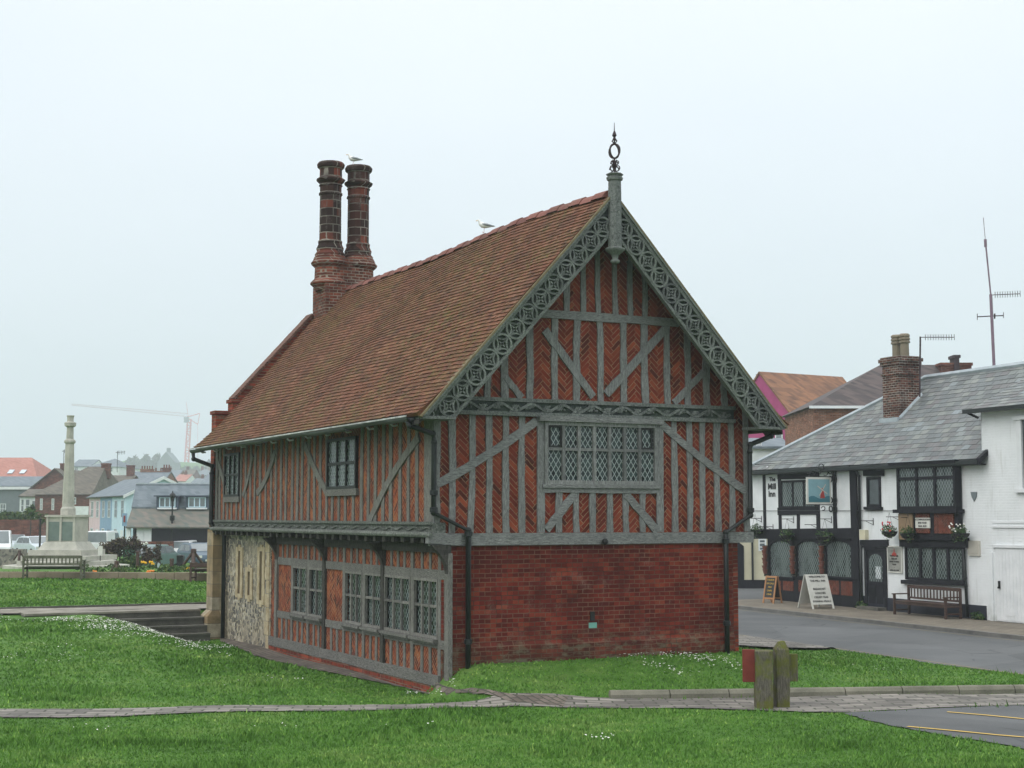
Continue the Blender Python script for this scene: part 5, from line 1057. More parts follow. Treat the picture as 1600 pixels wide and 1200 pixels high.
# ================================================================== HOUSES
def windows(par, T, rects, mat='twhite', g='glassf', cols=2, rows=2, fw=.06):
    for r in rects: grid_window(T, r[0], r[1], r[2], r[3], cols, rows, par, mat, g, fw, .05, .04, .006, None, 'window')
def house(name, label, Y, x0, x1, ye, yr, dep, wall, roof, style='side', wins=(), chims=(), rz=0., zb=-.6, over=.25, inset=None, cat='house', group=None, wm='twhite', wc=(2, 2)):
    if x1 < 400 and Y >= 118: Y *= 1.4; dep *= 1.4; zb -= 1.5
    a = at(x0, ye, Y); b_ = at(x1, ye, Y); W_ = b_[0]-a[0]; ze_ = float(a[2]); t = thing(name, label, cat, (a[0], Y, 0), rz, group)
    zr = float(at(x0, yr, Y+(dep/2 if style != 'gable' else 0))[2]); T = lambda p, z, d: (p, -d, z)
    m = MB()
    if style == 'gable': m.tpoly(lambda p, z, d: (p, d, z), [(0, zb), (W_, zb), (W_, ze_), (W_/2, zr), (0, ze_)], 0, dep)
    elif style == 'side':
        m.add([(0, 0, zb), (0, dep, zb), (0, dep, ze_), (0, dep/2, zr), (0, 0, ze_)]+[(W_, 0, zb), (W_, dep, zb), (W_, dep, ze_), (W_, dep/2, zr), (W_, 0, ze_)], [(0, 1, 2, 3, 4), (9, 8, 7, 6, 5), (0, 4, 9, 5), (1, 6, 7, 2)])
    else: m.box((0, 0, zb), (W_, dep, ze_))
    m.build('wall', wall, t); m = MB(); o = over; th = .14
    if style == 'gable':
        for s in (0, 1):
            p0 = (0-o, ze_-o*(zr-ze_)/(W_/2)) if s == 0 else (W_+o, ze_-o*(zr-ze_)/(W_/2)); p1 = (W_/2, zr)
            m.hexa([(p0[0], -o, p0[1]), (p1[0], -o, p1[1]), (p1[0], dep, p1[1]), (p0[0], dep, p0[1]), (p0[0], -o, p0[1]+th), (p1[0], -o, p1[1]+th), (p1[0], dep, p1[1]+th), (p0[0], dep, p0[1]+th)])
    elif style == 'side':
        sl = (zr-ze_)/(dep/2)
        for s in (0, 1):
            y0_, y1_ = (-o, dep/2) if s == 0 else (dep+o, dep/2); z0_ = ze_-o*sl
            m.hexa([(-o*.4, y0_, z0_), (W_+o*.4, y0_, z0_), (W_+o*.4, y1_, zr), (-o*.4, y1_, zr), (-o*.4, y0_, z0_+th), (W_+o*.4, y0_, z0_+th), (W_+o*.4, y1_, zr+th), (-o*.4, y1_, zr+th)])
    else:
        i = inset if inset is not None else min(W_, dep)/2*.95
        il, ir = (i, i) if not isinstance(i, tuple) else i
        m.add([(-o, -o, ze_-.05), (W_+o, -o, ze_-.05), (W_+o, dep+o, ze_-.05), (-o, dep+o, ze_-.05), (il, dep/2, zr), (W_-ir, dep/2, zr)], [(0, 1, 5, 4), (1, 2, 5), (2, 3, 4, 5), (3, 0, 4), (0, 3, 2, 1)])
    rf = m.build('roof', roof, t); t['ze'] = ze_
    k = (Y/F_)
    for c in chims:   # x0,x1,ytop,ybot,pots,mat,dy
        cx0_, cx1_ = ((c[0]-x0)*k, (c[1]-x0)*k); yd = c[6] if len(c) > 6 else dep/2; zt = float(at(c[0], c[2], Y+yd)[2]); z0_ = float(at(c[0], c[3], Y+yd)[2])-.6; w = cx1_-cx0_
        m = MB(); m.box((cx0_, yd-.45, z0_), (cx1_, yd+.45, zt-.15)); m.box((cx0_-.06, yd-.5, zt-.15), (cx1_+.06, yd+.5, zt)); ck = m.build('chimney', c[5] if len(c) > 5 else 'brickf', rf)
        for j in range(c[4]):
            m = MB(); m.lathe((cx0_+w*(j+.5)/c[4], yd, zt), [(.14, 0), (.12, .1), (.11, .45), (.14, .5)], 8); m.build('chimney_pot', 'terra', ck)
    windows(t, T, [((w[0]-x0)*k, (w[1]-x0)*k, float(at(x0, w[3], Y)[2]), float(at(x0, w[2], Y)[2])) for w in wins], wm, 'glassf', *wc)
    return t
# right hand background
house('cream_cottage', 'cream rendered cottage with black base seen under the jetty of the inn', 66, 1120, 1240, 800, 770, 6, 'cream', 'dtile', 'side', ((1184, 1196, 842, 861),), zb=-.3, cat='cottage', wc=(1, 3))
cc = bpy.data.objects['cream_cottage']; k66 = 66/F_
m = MB(); m.box((0, -.06, -.3), ((1240-1120)*k66, -.005, float(at(1150, 906, 66)[2]))); m.build('plinth', 'bpaint', cc); m = MB(); q0, q1 = (1143-1120)*k66, (1161-1120)*k66; zt_ = float(at(1150, 846, 66)[2]); m.tpoly(lambda p, z, d: (p, -d, z), [(q0, 0), (q1, 0), (q1, zt_-.2), (q1-.2, zt_-.04), ((q0+q1)/2, zt_), (q0, zt_-.2)], .01, .05); m.build('arched_door', 'bpaint', cc)
m = MB(); q = (1174-1120)*k66; m.tube([(q, -.1, .3), (q, -.1, 3)], .05, 6); m.build('downpipe', 'pipe', cc)
t = house('pantiled_house', 'brick house under dark brown pantiles behind the inn roof', 74, 1272, 1640, 634, 570, 8, 'bricko', 'dtile', 'hip', (), ((1520, 1527.5, 556, 570, 0, 'iron', 3.2), (1500, 1549, 568, 578, 0, 'brickf', 3.4)), rz=.0, inset=(4.3, 3))
m = MB(); a = at(1268, 636, 73.7); m.box((-.3, -.32, t['ze']-.15), (11.5, -.26, t['ze']-.02)); m.build('fascia_board', 'whitep', t)
t = house('magenta_house', 'magenta rendered house with orange pantile roof and rows of chimney pots', 96, 1241, 1420, 664, 585, 7.4, 'pink', 'otile', 'side', (), (), rz=.55)
t.location.x += .3
t2 = t
for xa_, xb_, yt_, np_ in ((1181, 1213, 591, 6), (1241, 1270, 596, 5)):
    q0, q1 = at(xa_, yt_, 102), at(xb_, yt_, 102)
    def loc_(w): dx_, dy_ = w[0]-t2.location.x, w[1]-t2.location.y; return (dx_*math.cos(.55)+dy_*math.sin(.55), -dx_*math.sin(.55)+dy_*math.cos(.55), w[2])
    def bx_(m, p0, p1, w, z0_, z1_): c = [loc_((p0[0], p0[1]-w, z0_)), loc_((p1[0], p1[1]-w, z0_)), loc_((p1[0], p1[1]+w, z0_)), loc_((p0[0], p0[1]+w, z0_))]; m.hexa(c+[(a_[0], a_[1], z1_) for a_ in c])
    m = MB(); bx_(m, q0, q1, .35, 9.5, q0[2]); c_ = m.build('chimney', 'brickf', [o for o in t2.children if o.name.startswith('roof')][0])
    for j in range(np_):
        w = loc_(q0+(q1-q0)*(j+.5)/np_); m = MB(); m.lathe(w, [(.13, 0), (.11, .1), (.1, .22), (.13, .26)], 8); m.build('chimney_pot', 'terra', c_)
m = MB(); m.tbox(lambda p, z, d: (-.02-d, p, z), 1.5, 2.2, 7.2, 8.4, 0, .05); w_ = m.build('window', 'twhite', t2); m = MB(); m.tbox(lambda p, z, d: (-.02-d, p, z), 1.6, 2.1, 7.3, 8.3, .05, .06); m.build('glass_pane', 'glassf', w_)
t = house('white_cottage', 'low white cottage glimpsed under the eaves of the hall beside the magenta house', 88, 1175, 1232, 700, 688, 5, 'twhite', 'rslate', 'side', ((1182, 1190, 690, 700),), zb=-.3, cat='cottage')
# left hand town
house('salmon_roofed_house', 'large house with salmon tiled roof and two rooflights at far left', 150, -70, 57, 749, 715, 11, 'bricko', 'rsalmon', 'hip', (), (), inset=(1, 3.2))
t = bpy.data.objects['salmon_roofed_house']; k_ = 210/F_; Y_ = 210.
for x in (8, 27): m = MB(); T = lambda p, z, d: (p, (z-t['ze'])*7.7/(float(at(0, 715, 217.7)[2])-t['ze'])-d*.7, z+d*.7); m.tbox(T, (x-4+70)*k_, (x+4+70)*k_, float(at(0, 741, 212)[2]), float(at(0, 735, 212)[2]), .1, .2); m.build('rooflight', 'csilver', [o for o in t.children if o.name.startswith('roof')][0])
house('slate_roofed_block', 'grey slate hung block with long lean-to roof and white fascia', 138, -70, 62, 760, 746, 6, 'tgrey', 'rslate', 'side', ((1, 10, 787, 803),), (), cat='house')
m = MB(); t = bpy.data.objects['slate_roofed_block']; m.box((0, -.34, t['ze']-.4), (10.8, -.27, t['ze']-.05)); m.build('fascia_board', 'whitep', t)
house('bay_windowed_house', 'narrow white house with tall bay window beside the grey block', 128, 31, 60, 776, 766, 5, 'twhite', 'rdark', 'side', ((33, 38, 780, 800), (40, 47, 780, 800), (50, 56, 782, 798)), (), wc=(1, 2))
house('brick_house', 'red brick house with hipped dark roof and broad chimney behind the memorial column', 122, 55, 141, 772, 729, 12, 'brickf', 'rdark', 'hip', ((63, 67, 779, 797), (81, 85, 779, 797), (112, 119, 777, 788)), ((127, 140, 724, 740, 0, 'brickf'),), inset=(3.6, .6))
t = bpy.data.objects['brick_house']; k_ = 170.8/F_; m = MB(); m.box(((112-55)*k_, -.05, -1.5), ((139-55)*k_, -.003, float(at(0, 791, 170.8)[2]))); m.build('rendered_bay', 'twhite', t)
m = MB(); m.tbox(lambda p, z, d: (p, -d, z), (130-55)*k_, (138-55)*k_, -.8, float(at(0, 819, 170.8)[2]), .05, .1); m.build('blue_door', 'tblue', t)
house('gabled_brick_house', 'brick house with steep dark gable and tall broad chimney left of the column', 136, 40, 130, 770, 733, 12, 'brickf', 'rdark', 'gable', (), ((83, 101, 724, 752, 0, 'brickf', 3),), inset=None)
house('hipped_white_house', 'white upper storey house with shallow grey hipped roof on the skyline', 230, 140, 186, 729, 717, 12, 'twhite', 'rslate', 'hip', ((144, 150, 730, 737), (156, 162, 730, 737), (164, 169, 730, 737), (171, 176, 730, 737)), (), zb=-1)
house('small_skyline_house', 'small pale house just right of the memorial column on the skyline', 240, 111, 142, 729, 719, 9, 'twhite', 'rslate', 'side', ((117, 122, 730, 735),), (), zb=-1)
house('chimneyed_terrace', 'brick terrace end crowded with chimney stacks and pots', 165, 190, 252, 757, 738, 9, 'bricko', 'rslate', 'side', (), ((204, 224, 733, 752, 5, 'bricko'), (224, 240, 736, 752, 2, 'bricko'), (239, 251, 731, 752, 3, 'brickf')), zb=-1)
house('tall_chimney_house', 'dark roofed house with a single tall broad chimney above the terrace', 150, 150, 196, 762, 744, 8, 'brickf', 'rdark', 'side', (), ((182, 193, 727, 752, 0, 'brickf'),), zb=-1)
# painted terrace, three houses side by side
g_ = unit([.89, .46, 0]); s_ = unit([-.46, .89, 0]); Pt = at(197, 774, 120); ge = float(Pt[2]); apz = 6.1
tg = math.atan2(g_[1], g_[0])
for i, (d0, d1, mt, nm, lab) in enumerate(((0, 4.9, 'tlblue', 'light_blue_house', 'light blue terraced house at the near end with a blue gable'), (4.9, 9.4, 'tblue', 'blue_house', 'mid blue terraced house between the pink and the light blue ones'), (9.4, 13.8, 'tpink', 'pink_house', 'pale pink terraced house at the far end of the row'))):
    t = thing(nm, lab, 'house', (Pt[0]+s_[0]*d0, Pt[1]+s_[1]*d0, 0), tg, 'painted terrace houses'); dl = d1-d0; W_ = 5.9
    m = MB(); m.tpoly(lambda p, z, d: (p, d, z), [(0, -.6), (W_, -.6), (W_, ge), (W_/2, apz), (0, ge)], 0, dl); m.build('wall', mt, t)
    m = MB(); sl = (apz-ge)/(W_/2)
    for x0_, x1_ in ((-.25, W_/2), (W_+.25, W_/2)): z0_ = ge-.25*sl; m.hexa([(x0_, -.12 if i == 0 else 0, z0_), (x1_, -.12 if i == 0 else 0, apz), (x1_, dl, apz), (x0_, dl, z0_), (x0_, -.12 if i == 0 else 0, z0_+.12), (x1_, -.12 if i == 0 else 0, apz+.12), (x1_, dl, apz+.12), (x0_, dl, z0_+.12)])
    m.build('roof', 'rslate', t); TS_ = lambda p, z, d: (-d, p, z)
    if i == 0:
        m = MB()
        for x0_, x1_ in ((-.25, W_/2), (W_+.25, W_/2)): z0_ = ge-.25*sl; m.hexa([(x0_, -.2, z0_-.12), (x1_, -.2, apz-.12), (x1_, -.13, apz-.12), (x0_, -.13, z0_-.12), (x0_, -.2, z0_+.14), (x1_, -.2, apz+.14), (x1_, -.13, apz+.14), (x0_, -.13, z0_+.14)])
        m.build('barge_board', 'whitep', t)
    windows(t, TS_, [(dl*.22-.45, dl*.22+.45, 2.9, 4.3), (dl*.7-.45, dl*.7+.45, 2.9, 4.3), (dl*.7-.5, dl*.7+.5, .5, 2.0)], 'twhite' if i else 'csilver')
    m = MB(); m.tbox(TS_, dl*.22-.45, dl*.22+.45, -.4, 1.9, 0, .05); m.build('door', 'tnavy' if i == 1 else 'twhite', t)
    m = MB(); m.tube([(-.3, 0.1, ge-.05), (-.3, dl-.05, ge-.05)], .06, 5); m.build('gutter', 'gutter', t)
# boathouse with dormers
Yh = 100; kh = Yh/F_; b0 = at(201, 823, Yh); bw = (345-201)*kh
t = thing('dormered_boathouse', 'long low boathouse with weathered roof, blue framed dormers and white doors', 'boathouse', (b0[0], Yh, 0), 0)
ze_ = float(b0[2]); zm = 3.5; zr = 5.1
m = MB(); m.box((0.3, 0, -.4), (bw, 7, ze_)); m.add([(-.1, 0, ze_), (-.1, 7, ze_), (-.15, 5.2, zm), (-.3, 3.5, zr), (-.15, 1.8, zm)], [(0, 1, 2, 3, 4)]); m.build('wall', 'bpaint', t)
def slope(m, x0, x1, ya, za, yb, zb_, th=.1, xa=None): m.hexa([(x0, ya, za), (x1, ya, za), (x1, yb, zb_), ((xa if xa is not None else x0), yb, zb_), (x0, ya, za+th), (x1, ya, za+th), (x1, yb, zb_+th), ((xa if xa is not None else x0), yb, zb_+th)])
m = MB(); slope(m, -.1, bw, -.4, ze_-.1, 1.8, zm, xa=-.25); m.build('lower_roof', 'rgreen', t); m = MB(); slope(m, -.1, bw, 7.4, ze_-.1, 5.2, zm, xa=-.25); m.build('lower_roof', 'rgreen', t)
m = MB(); slope(m, -.27, bw, 1.7, zm+.05, 3.5, zr, .12, -.45); slope(m, -.27, bw, 5.3, zm+.05, 3.5, zr, .12, -.45); ur = m.build('upper_roof', 'rslate', t)
m = MB(); m.box((-.45, 3.4, zr+.1), (bw, 3.6, zr+.2)); m.build('ridge_capping', 'lead', ur)
for x0_, x1_ in ((235, 270), (281, 318)):
    p0, p1 = (x0_-201)*kh, (x1_-201)*kh; m = MB(); m.box((p0, 1.5, 3.5), (p1, 3.2, 4.35)); m.box((p0-.15, 1.3, 4.35), (p1+.15, 3.2, 4.43)); dm_ = m.build('dormer', 'tnavy', ur)
    grid_window(lambda p, z, d: (p, 1.5-d, z), p0+.2, p1-.2, 3.62, 4.3, 3, 1, dm_, 'tlblue', 'glassf', .06, .07, .05, .01); m = MB(); m.box((p0+.1, 1.35, 3.5), (p1-.1, 1.5, 3.6)); m.build('dormer_sill', 'whitep', dm_)
for x0_, x1_ in ((214, 225), (225.4, 237)): m = MB(); m.box(((x0_-201)*kh, -.08, 0), ((x1_-201)*kh, -.0, ze_-.05)); m.build('boathouse_door', 'whitep', t)
m = MB(); m.box((-.1, -.2, 0), (.18, -.05, ze_-.0)); m.build('white_corner_board', 'whitep', t)
m = MB(); a = at(191, 802, 97); b_ = at(198, 822, 97); m.box((a[0], 97, b_[2]), (b_[0], 97.05, a[2])); sg = m.build('lifeboat_sign', 'tblue'); tag(sg, 'small blue board with a red emblem left of the boathouse', 'sign')
m = MB(); m.box((a[0]+.1, 96.96, b_[2]+.25), (b_[0]-.1, 97-.003, a[2]-.15)); e_ = m.build('red_emblem', 'cred', sg); m = MB(); m.box(((a[0]+b_[0])/2-.04, 97.0501, -.2), ((a[0]+b_[0])/2+.04, 97.1, a[2])); m.build('post', 'black', sg)
# far town roofs and hill
GF = 'roofs far off in the mist'
for i, (x0_, x1_, Y, ye, yr, w, r_, st_, lab) in enumerate(((246, 276, 330, 747, 735, 'bricko', 'rslate', 'side', 'misty brick house right of the crowded chimney stacks'), (270, 290, 300, 752, 742, 'twhite', 'rsalmon', 'side', 'misty white fronted house left of the crane foot'), (276, 300, 420, 745, 734, 'brickf', 'rdark', 'side', 'misty dark roofed house behind the crane foot'), (296, 322, 280, 757, 748, 'twhite', 'rslate', 'side', 'misty white house right of the crane foot'), (312, 345, 220, 757, 742, 'brickf', 'rslate', 'side', 'misty brick house half hidden by the hall corner'), (300, 330, 480, 742, 733, 'tgrey', 'rslate', 'hip', 'faint grey hipped roof highest against the hall corner'), (322, 360, 540, 738, 728, 'twhite', 'rdark', 'side', 'faintest pale house at the very edge of the hall'))):
    house('misty_house', lab, Y, x0_, x1_, ye, yr, 12, w, r_, st_, [(x0_+4+j*7, x0_+7+j*7, ye+2, ye+5) for j in range(2)], ((x0_+8, x0_+12, yr-4, yr+3, 3, 'brickf'),), zb=-2, group=GF, wc=(1, 1))
def hillm():
    m = MB(); nx_ = 40; ny_ = 10; vs = []
    for j in range(ny_+1):
        for i in range(nx_+1):
            x = -560+ i*440/nx_; y = 900+j*55; hgt = 46*math.exp(-((x+265)/125)**2)*math.sin(math.pi*min(1, j/ny_+.001))+1.5*math.sin(i*.9+j); vs.append((x, y, max(-1.5, hgt)))
    m.add(vs, [(j*(nx_+1)+i, j*(nx_+1)+i+1, (j+1)*(nx_+1)+i+1, (j+1)*(nx_+1)+i) for j in range(ny_) for i in range(nx_)]); return m
o = hillm().build('hill', 'grass', None, True, False); struct(o)
def tree(label, x, Y, ybase, ytop, wpx, leafmat='leafd', n=500, size=.4, group=None, name='tree'):
    k_ = Y/F_; b_ = at(x, ybase, Y); zt = float(at(x, ytop, Y)[2]); w = wpx*k_/2; H_ = zt-float(b_[2]); t = thing(name, label, 'tree' if name == 'tree' else 'shrub', (b_[0], Y, b_[2]), 0, group)
    m = MB(); m.tube([(0, 0, -1), (.05*w, 0, H_*.45), (0, .1*w, H_*.8)], [max(.05, H_*.035), H_*.02, H_*.008], 6)
    for _ in range(6): an = random.uniform(0, 6.28); z0_ = H_*random.uniform(.2, .5); m.tube([(0, 0, z0_), (math.cos(an)*w*.7, math.sin(an)*w*.7, z0_+H_*.3)], [H_*.015, H_*.004], 5)
    m.build('trunk' if name == 'tree' else 'stem', 'oakd', t); m = MB(); nc = 9 if name == 'tree' else 16
    for _ in range(nc):
        if name == 'shrub': m.leaves((random.uniform(-.8, .8)*w, random.uniform(-.4, .4)*w, H_*random.uniform(.15, .78)), (w*.34, w*.34, H_*.24), n//nc, size)
        else: m.leaves((random.uniform(-.6, .6)*w, random.uniform(-.5, .5)*w, H_*random.uniform(.35, .82)), (w*.45, w*.45, H_*.22), n//nc, size)
    m.build('crown' if name == 'tree' else 'foliage', leafmat, t, recalc=False); return t
GT = 'faint trees on the misty hill'
for i, (x, w, yt) in enumerate(((208, 24, 716), (222, 22, 713), (236, 22, 715), (247, 18, 711), (271, 24, 722), (286, 26, 730), (303, 24, 731), (318, 28, 727), (333, 26, 722), (196, 20, 722))):
    t = tree('faint tree on the misty hill', x, 1050+12*(i % 3), 752, yt, w, 'leafd', 900, 2.1, GT)
house('hilltop_tower', 'faint hilltop building with steep roof and small tower in the mist', 720, 246, 272, 722, 706, 14, 'tgrey', 'rslate', 'gable', (), ((255, 261, 700, 712, 0, 'tgrey'),), zb=0, cat='tower')
for x, w, yt, lab in ((64, 24, 738, 'rounded tree beyond the salmon roof'), (76, 20, 741, 'darker tree left of the broad brick chimney')): tree(lab, x, 250, 775, yt, w, 'leafd', 700, .7)
tree('small dark tree in front of the bay windowed house', 48, 112, 815, 788, 17, 'leaf', 400, .16)
tree('large rounded shrub behind the curved flint wall', 300, 112, 846, 799, 62, 'leaf', 2200, .15, None, 'shrub'); tree('ivy green bush at the boathouse doors', 252, 104, 846, 822, 22, 'leaf', 600, .12, None, 'shrub')
tree('tangled purple brown shrub right of the memorial steps', 186, 74, 880, 838, 60, 'leafr', 2600, .085, None, 'shrub'); tree('dark purple leaved shrub beside the green netting', 234, 74, 882, 848, 34, 'leafr', 1500, .075, None, 'shrub')
tree('low green shrub between the memorial and the purple shrubs', 160, 72, 885, 862, 40, 'leaf', 1200, .08, None, 'shrub'); tree('low bright bush below the netting', 205, 72, 886, 868, 36, 'leaf', 900, .08, None, 'shrub')
m = MB(); a = at(192, 872, 76); b_ = at(212, 848, 76); m.box((a[0], 76, a[2]), (b_[0], 76.05, b_[2])); o = m.build('green_netting', 'plasticg'); tag(o, 'panel of green netting behind the purple shrubs', 'netting')
# walls on the left
m = MB(); a = at(-70, 905, 52.4); b_ = at(331, 907, 51.0)
for k in range(14):
    p = a+(b_-a)*k/14; q = a+(b_-a)*(k+1)/14-np.array([.015, 0, 0]); zt_ = 1.16+random.uniform(-.01, .01); m.hexa([(p[0], p[1], .5), (q[0], q[1], .5), (q[0], q[1]+.35, .5), (p[0], p[1]+.35, .5), (p[0], p[1], zt_), (q[0], q[1], zt_), (q[0], q[1]+.35, zt_), (p[0], p[1]+.35, zt_)])
o = m.build('low_wall', 'wallst'); tag(o, 'long low stone kerb wall in front of the memorial garden', 'wall')
m = MB(); nA = 14; Yw = 106; pts = [(266+ i*(345-266)/nA) for i in range(nA+1)]; top = [852-20*math.sin(min(1, i/5)*math.pi/2) for i in range(nA+1)]
vs = []
for x, tt in zip(pts, top):
    p = at(x, tt, Yw); vs += [(p[0], Yw, -.3), (p[0], Yw+.4, -.3), (p[0], Yw+.4, p[2]), (p[0], Yw, p[2])]
m.add(vs, [(4*i+j, 4*i+(j+1) % 4, 4*i+4+(j+1) % 4, 4*i+4+j) for i in range(nA) for j in range(4)]+[(0, 1, 2, 3)]); tag(m.build('flint_garden_wall', 'flintw'), 'pale flint wall with curved top behind the parked cars', 'wall')
m = MB(); a, b_ = at(214, 846, 98), at(270, 848, 98); m.box((a[0], 98, -.2), (b_[0], 98.3, a[2])); tag(m.build('low_brick_wall', 'brickf'), 'low brick wall in front of the white boathouse doors', 'wall')
m = MB(); a, b_ = at(-70, 812, 118), at(60, 812, 118); m.box((a[0], 118, -.3), (b_[0], 118.4, a[2])); tag(m.build('brick_garden_wall', 'brickf'), 'high brown brick wall behind the cars at far left', 'wall')
m = MB(); m.leaves(((a[0]+b_[0])/2, 119.5, a[2]+.1), ((b_[0]-a[0])/2, .8, .55), 2600, .16); tag(m.build('clipped_hedge', 'leaf', None, recalc=False), 'long green hedge above the brown brick wall', 'hedge')
m = MB(); a, b_ = at(-60, 858, 84), at(40, 859, 84); m.box((a[0], 84, -.1), (b_[0], 84.3, a[2])); tag(m.build('flint_car_park_wall', 'flintw'), 'low rubble wall in front of the silver car', 'wall')
# memorial
Ym = 68; km = Ym/F_; mc = at(104, 893, Ym); zm_ = lambda y: 3.1+(805-y)*km
t = thing('war_memorial', 'tall stone war memorial column on a panelled pedestal and wide steps', 'memorial', (mc[0], Ym, 0), -.16)
for i, (r_, y0_, y1_) in enumerate(((3.25, 900, 889.5), (2.75, 889.5, 881.5), (2.15, 881.5, 874.5))):
    m = MB(); m.lathe((0, 0, 0), [(r_, zm_(y0_)-(.5 if i == 0 else 0)), (r_, zm_(y1_)-.02), (r_-.03, zm_(y1_))], 8, math.pi/8); m.build('step', 'mstone', t)
m = MB()
for w0, w1_, y0_, y1_ in ((1.65, 1.65, 874.5, 867), (1.25, 1.25, 867, 858), (.95, .74, 858, 846)): m.hexa([(-w0, -w0, zm_(y0_)), (w0, -w0, zm_(y0_)), (w0, w0, zm_(y0_)), (-w0, w0, zm_(y0_)), (-w1_, -w1_, zm_(y1_)), (w1_, -w1_, zm_(y1_)), (w1_, w1_, zm_(y1_)), (-w1_, w1_, zm_(y1_))])
m.build('plinth', 'mstone', t)
m = MB(); h_ = .67; m.box((-h_, -h_, zm_(846)), (h_, h_, zm_(808))); m.box((-h_-.08, -h_-.08, zm_(808)), (h_+.08, h_+.08, zm_(804.5))); pd = m.build('pedestal', 'mstone', t)
for T, q0, q1 in ((lambda p, z, d: (p, -h_-d, z), -.58, -.05), (lambda p, z, d: (p, -h_-d, z), .06, .58), (lambda p, z, d: (-h_-d, p, z), -.55, -.05), (lambda p, z, d: (-h_-d, p, z), .05, .55)):
    m = MB(); m.tbox(T, q0, q1, zm_(844), zm_(815), 0, .02); m.build('name_panel', 'panelg', pd)
for x in (-.63, 0, .63): m = MB(); m.box((x-.05, -h_-.05, zm_(846)), (x+.05, -h_-.001, zm_(808))); m.build('pilaster', 'mstone', pd)
m = MB(); m.lathe((0, 0, 0), [(.33, zm_(804.5)), (.33, zm_(795)), (.27, zm_(792)), (.19, zm_(694)), (.25, zm_(692)), (.25, zm_(689)), (.16, zm_(686)), (.15, zm_(668)), (.25, zm_(666)), (.26, zm_(661)), (.14, zm_(659)), (.145, zm_(652)), (.17, zm_(651)), (.17, zm_(649.5))], 8, math.pi/8); m.build('column', 'mstone', t)
# benches on the left
bench('memorial_bench', 'mossy grey wooden bench seen from behind in front of the memorial', (*at(84, 905, 51.2)[:2], float(height(*at(84, 905, 51.2)[:2]))), math.pi+.08, 1.9, 'greyteak', 14, None, .80)
bench('park_bench', 'dark wooden bench half hidden by the flint corner of the hall', (*at(346, 906, 50.6)[:2], float(height(*at(346, 906, 50.6)[:2]))), math.pi-.1, 1.95, 'teak', 9, None, .62)
def ground_at(x, y, Y): p = at(x, y, Y); return (p[0], p[1], float(height(p[0], p[1])))
GTp = 'three legged timber bollards round the memorial garden'
for x, y, Y, s, lab in ((182, 897, 57, 1., 'three legged dark timber bollard on the low wall right of the bench'), (30, 874, 62, .75, 'three legged dark timber bollard left of the memorial'), (302, 882, 60, 1.25, 'three legged dark timber bollard near the dark blue car')):
    p = at(x, y, Y); t = thing('tripod_bollard', lab, 'bollard', (p[0], p[1], p[2]), .2, GTp)
    for j in range(3): an = .5+j*2.094; m = MB(); m.tube([(0, 0, .42*s), (.36*s*math.cos(an), .36*s*math.sin(an), -.03)], .045*s, 6); m.build('leg', 'teak', t)
    m = MB(); m.lathe((0, 0, 0), [(.07*s, -.05), (.07*s, .35*s), (.09*s, .38*s), (.09*s, .48*s), (.05*s, .5*s)], 8); m.build('post', 'teak', t)
for x, y, Y, h_, lab in ((268, 896, 58, .57, 'short stout timber bollard at the garden edge'), (215, 881, 66, .55, 'slim dark bollard in front of the purple shrub')):
    p = ground_at(x, y, Y); q = at(x, y, Y); m = MB(); m.lathe((0, 0, 0), [(.075, -.4), (.075, h_-.1), (.085, h_-.09), (.085, h_-.03), (.07, h_)], 10); o = m.build('timber_bollard', 'teak'); o.location = q; tag(o, lab, 'bollard')
q = at(282, 880, 66); m = MB(); m.lathe((0, 0, 0), [(.2, -.3), (.2, .3), (.22, .32), (.14, .36)], 4, math.pi/4); o = m.build('litter_bin', 'black'); o.location = q; tag(o, 'low black litter bin on the grass near the parked cars', 'litter bin')
q = at(156.5, 868, 67); t = thing('notice_sign', 'small white notice on a stake in the memorial garden', 'sign', q); m = MB(); m.box((-.1, -.01, 0), (.1, .01, .42)); nb = m.build('board', 'board', t); m = MB(); m.box((-.02, .0101, -.5), (.02, .03, .4)); m.build('stake', 'oakd', t)
# lamp posts
def lamp(x, ybase, ytop, Y, lab, arms=True):
    p = at(x, ybase, Y); zt = float(at(x, ytop, Y)[2]); t = thing('street_lamp', lab, 'street lamp', (p[0], Y, p[2]-.6)); H_ = zt-float(p[2])+.6
    m = MB(); m.lathe((0, 0, 0), [(.12, 0), (.12, .8), (.06, .9), (.045, H_-.75), (.08, H_-.72), (.05, H_-.68)], 8); m.build('post', 'black', t)
    m = MB(); m.lathe((0, 0, H_-.68), [(.10, 0), (.19, .36), (.23, .37), (.14, .5), (.05, .56), (.02, .68)], 6); m.build('lantern', 'black', t)
    m = MB(); m.lathe((0, 0, H_*.55), [(.06, 0), (.16, .05), (.16, .35), (.06, .4)], 6); m.build('post_sign', 'black', t)
lamp(268, 858, 767, 100, 'black lantern street lamp in front of the boathouse dormers')
p = at(62, 858, 92); m = MB(); m.tube([(0, 0, -.8), (0, 0, float(at(62, 812, 92)[2]-p[2]))], .06, 6); m.ball((0, 0, float(at(62, 812, 92)[2]-p[2])), (.09, .09, .1)); o = m.build('iron_post', 'black'); o.location = p; tag(o, 'plain black post left of the memorial pedestal', 'post')
m = MB(); p = at(106, 800, 110); 
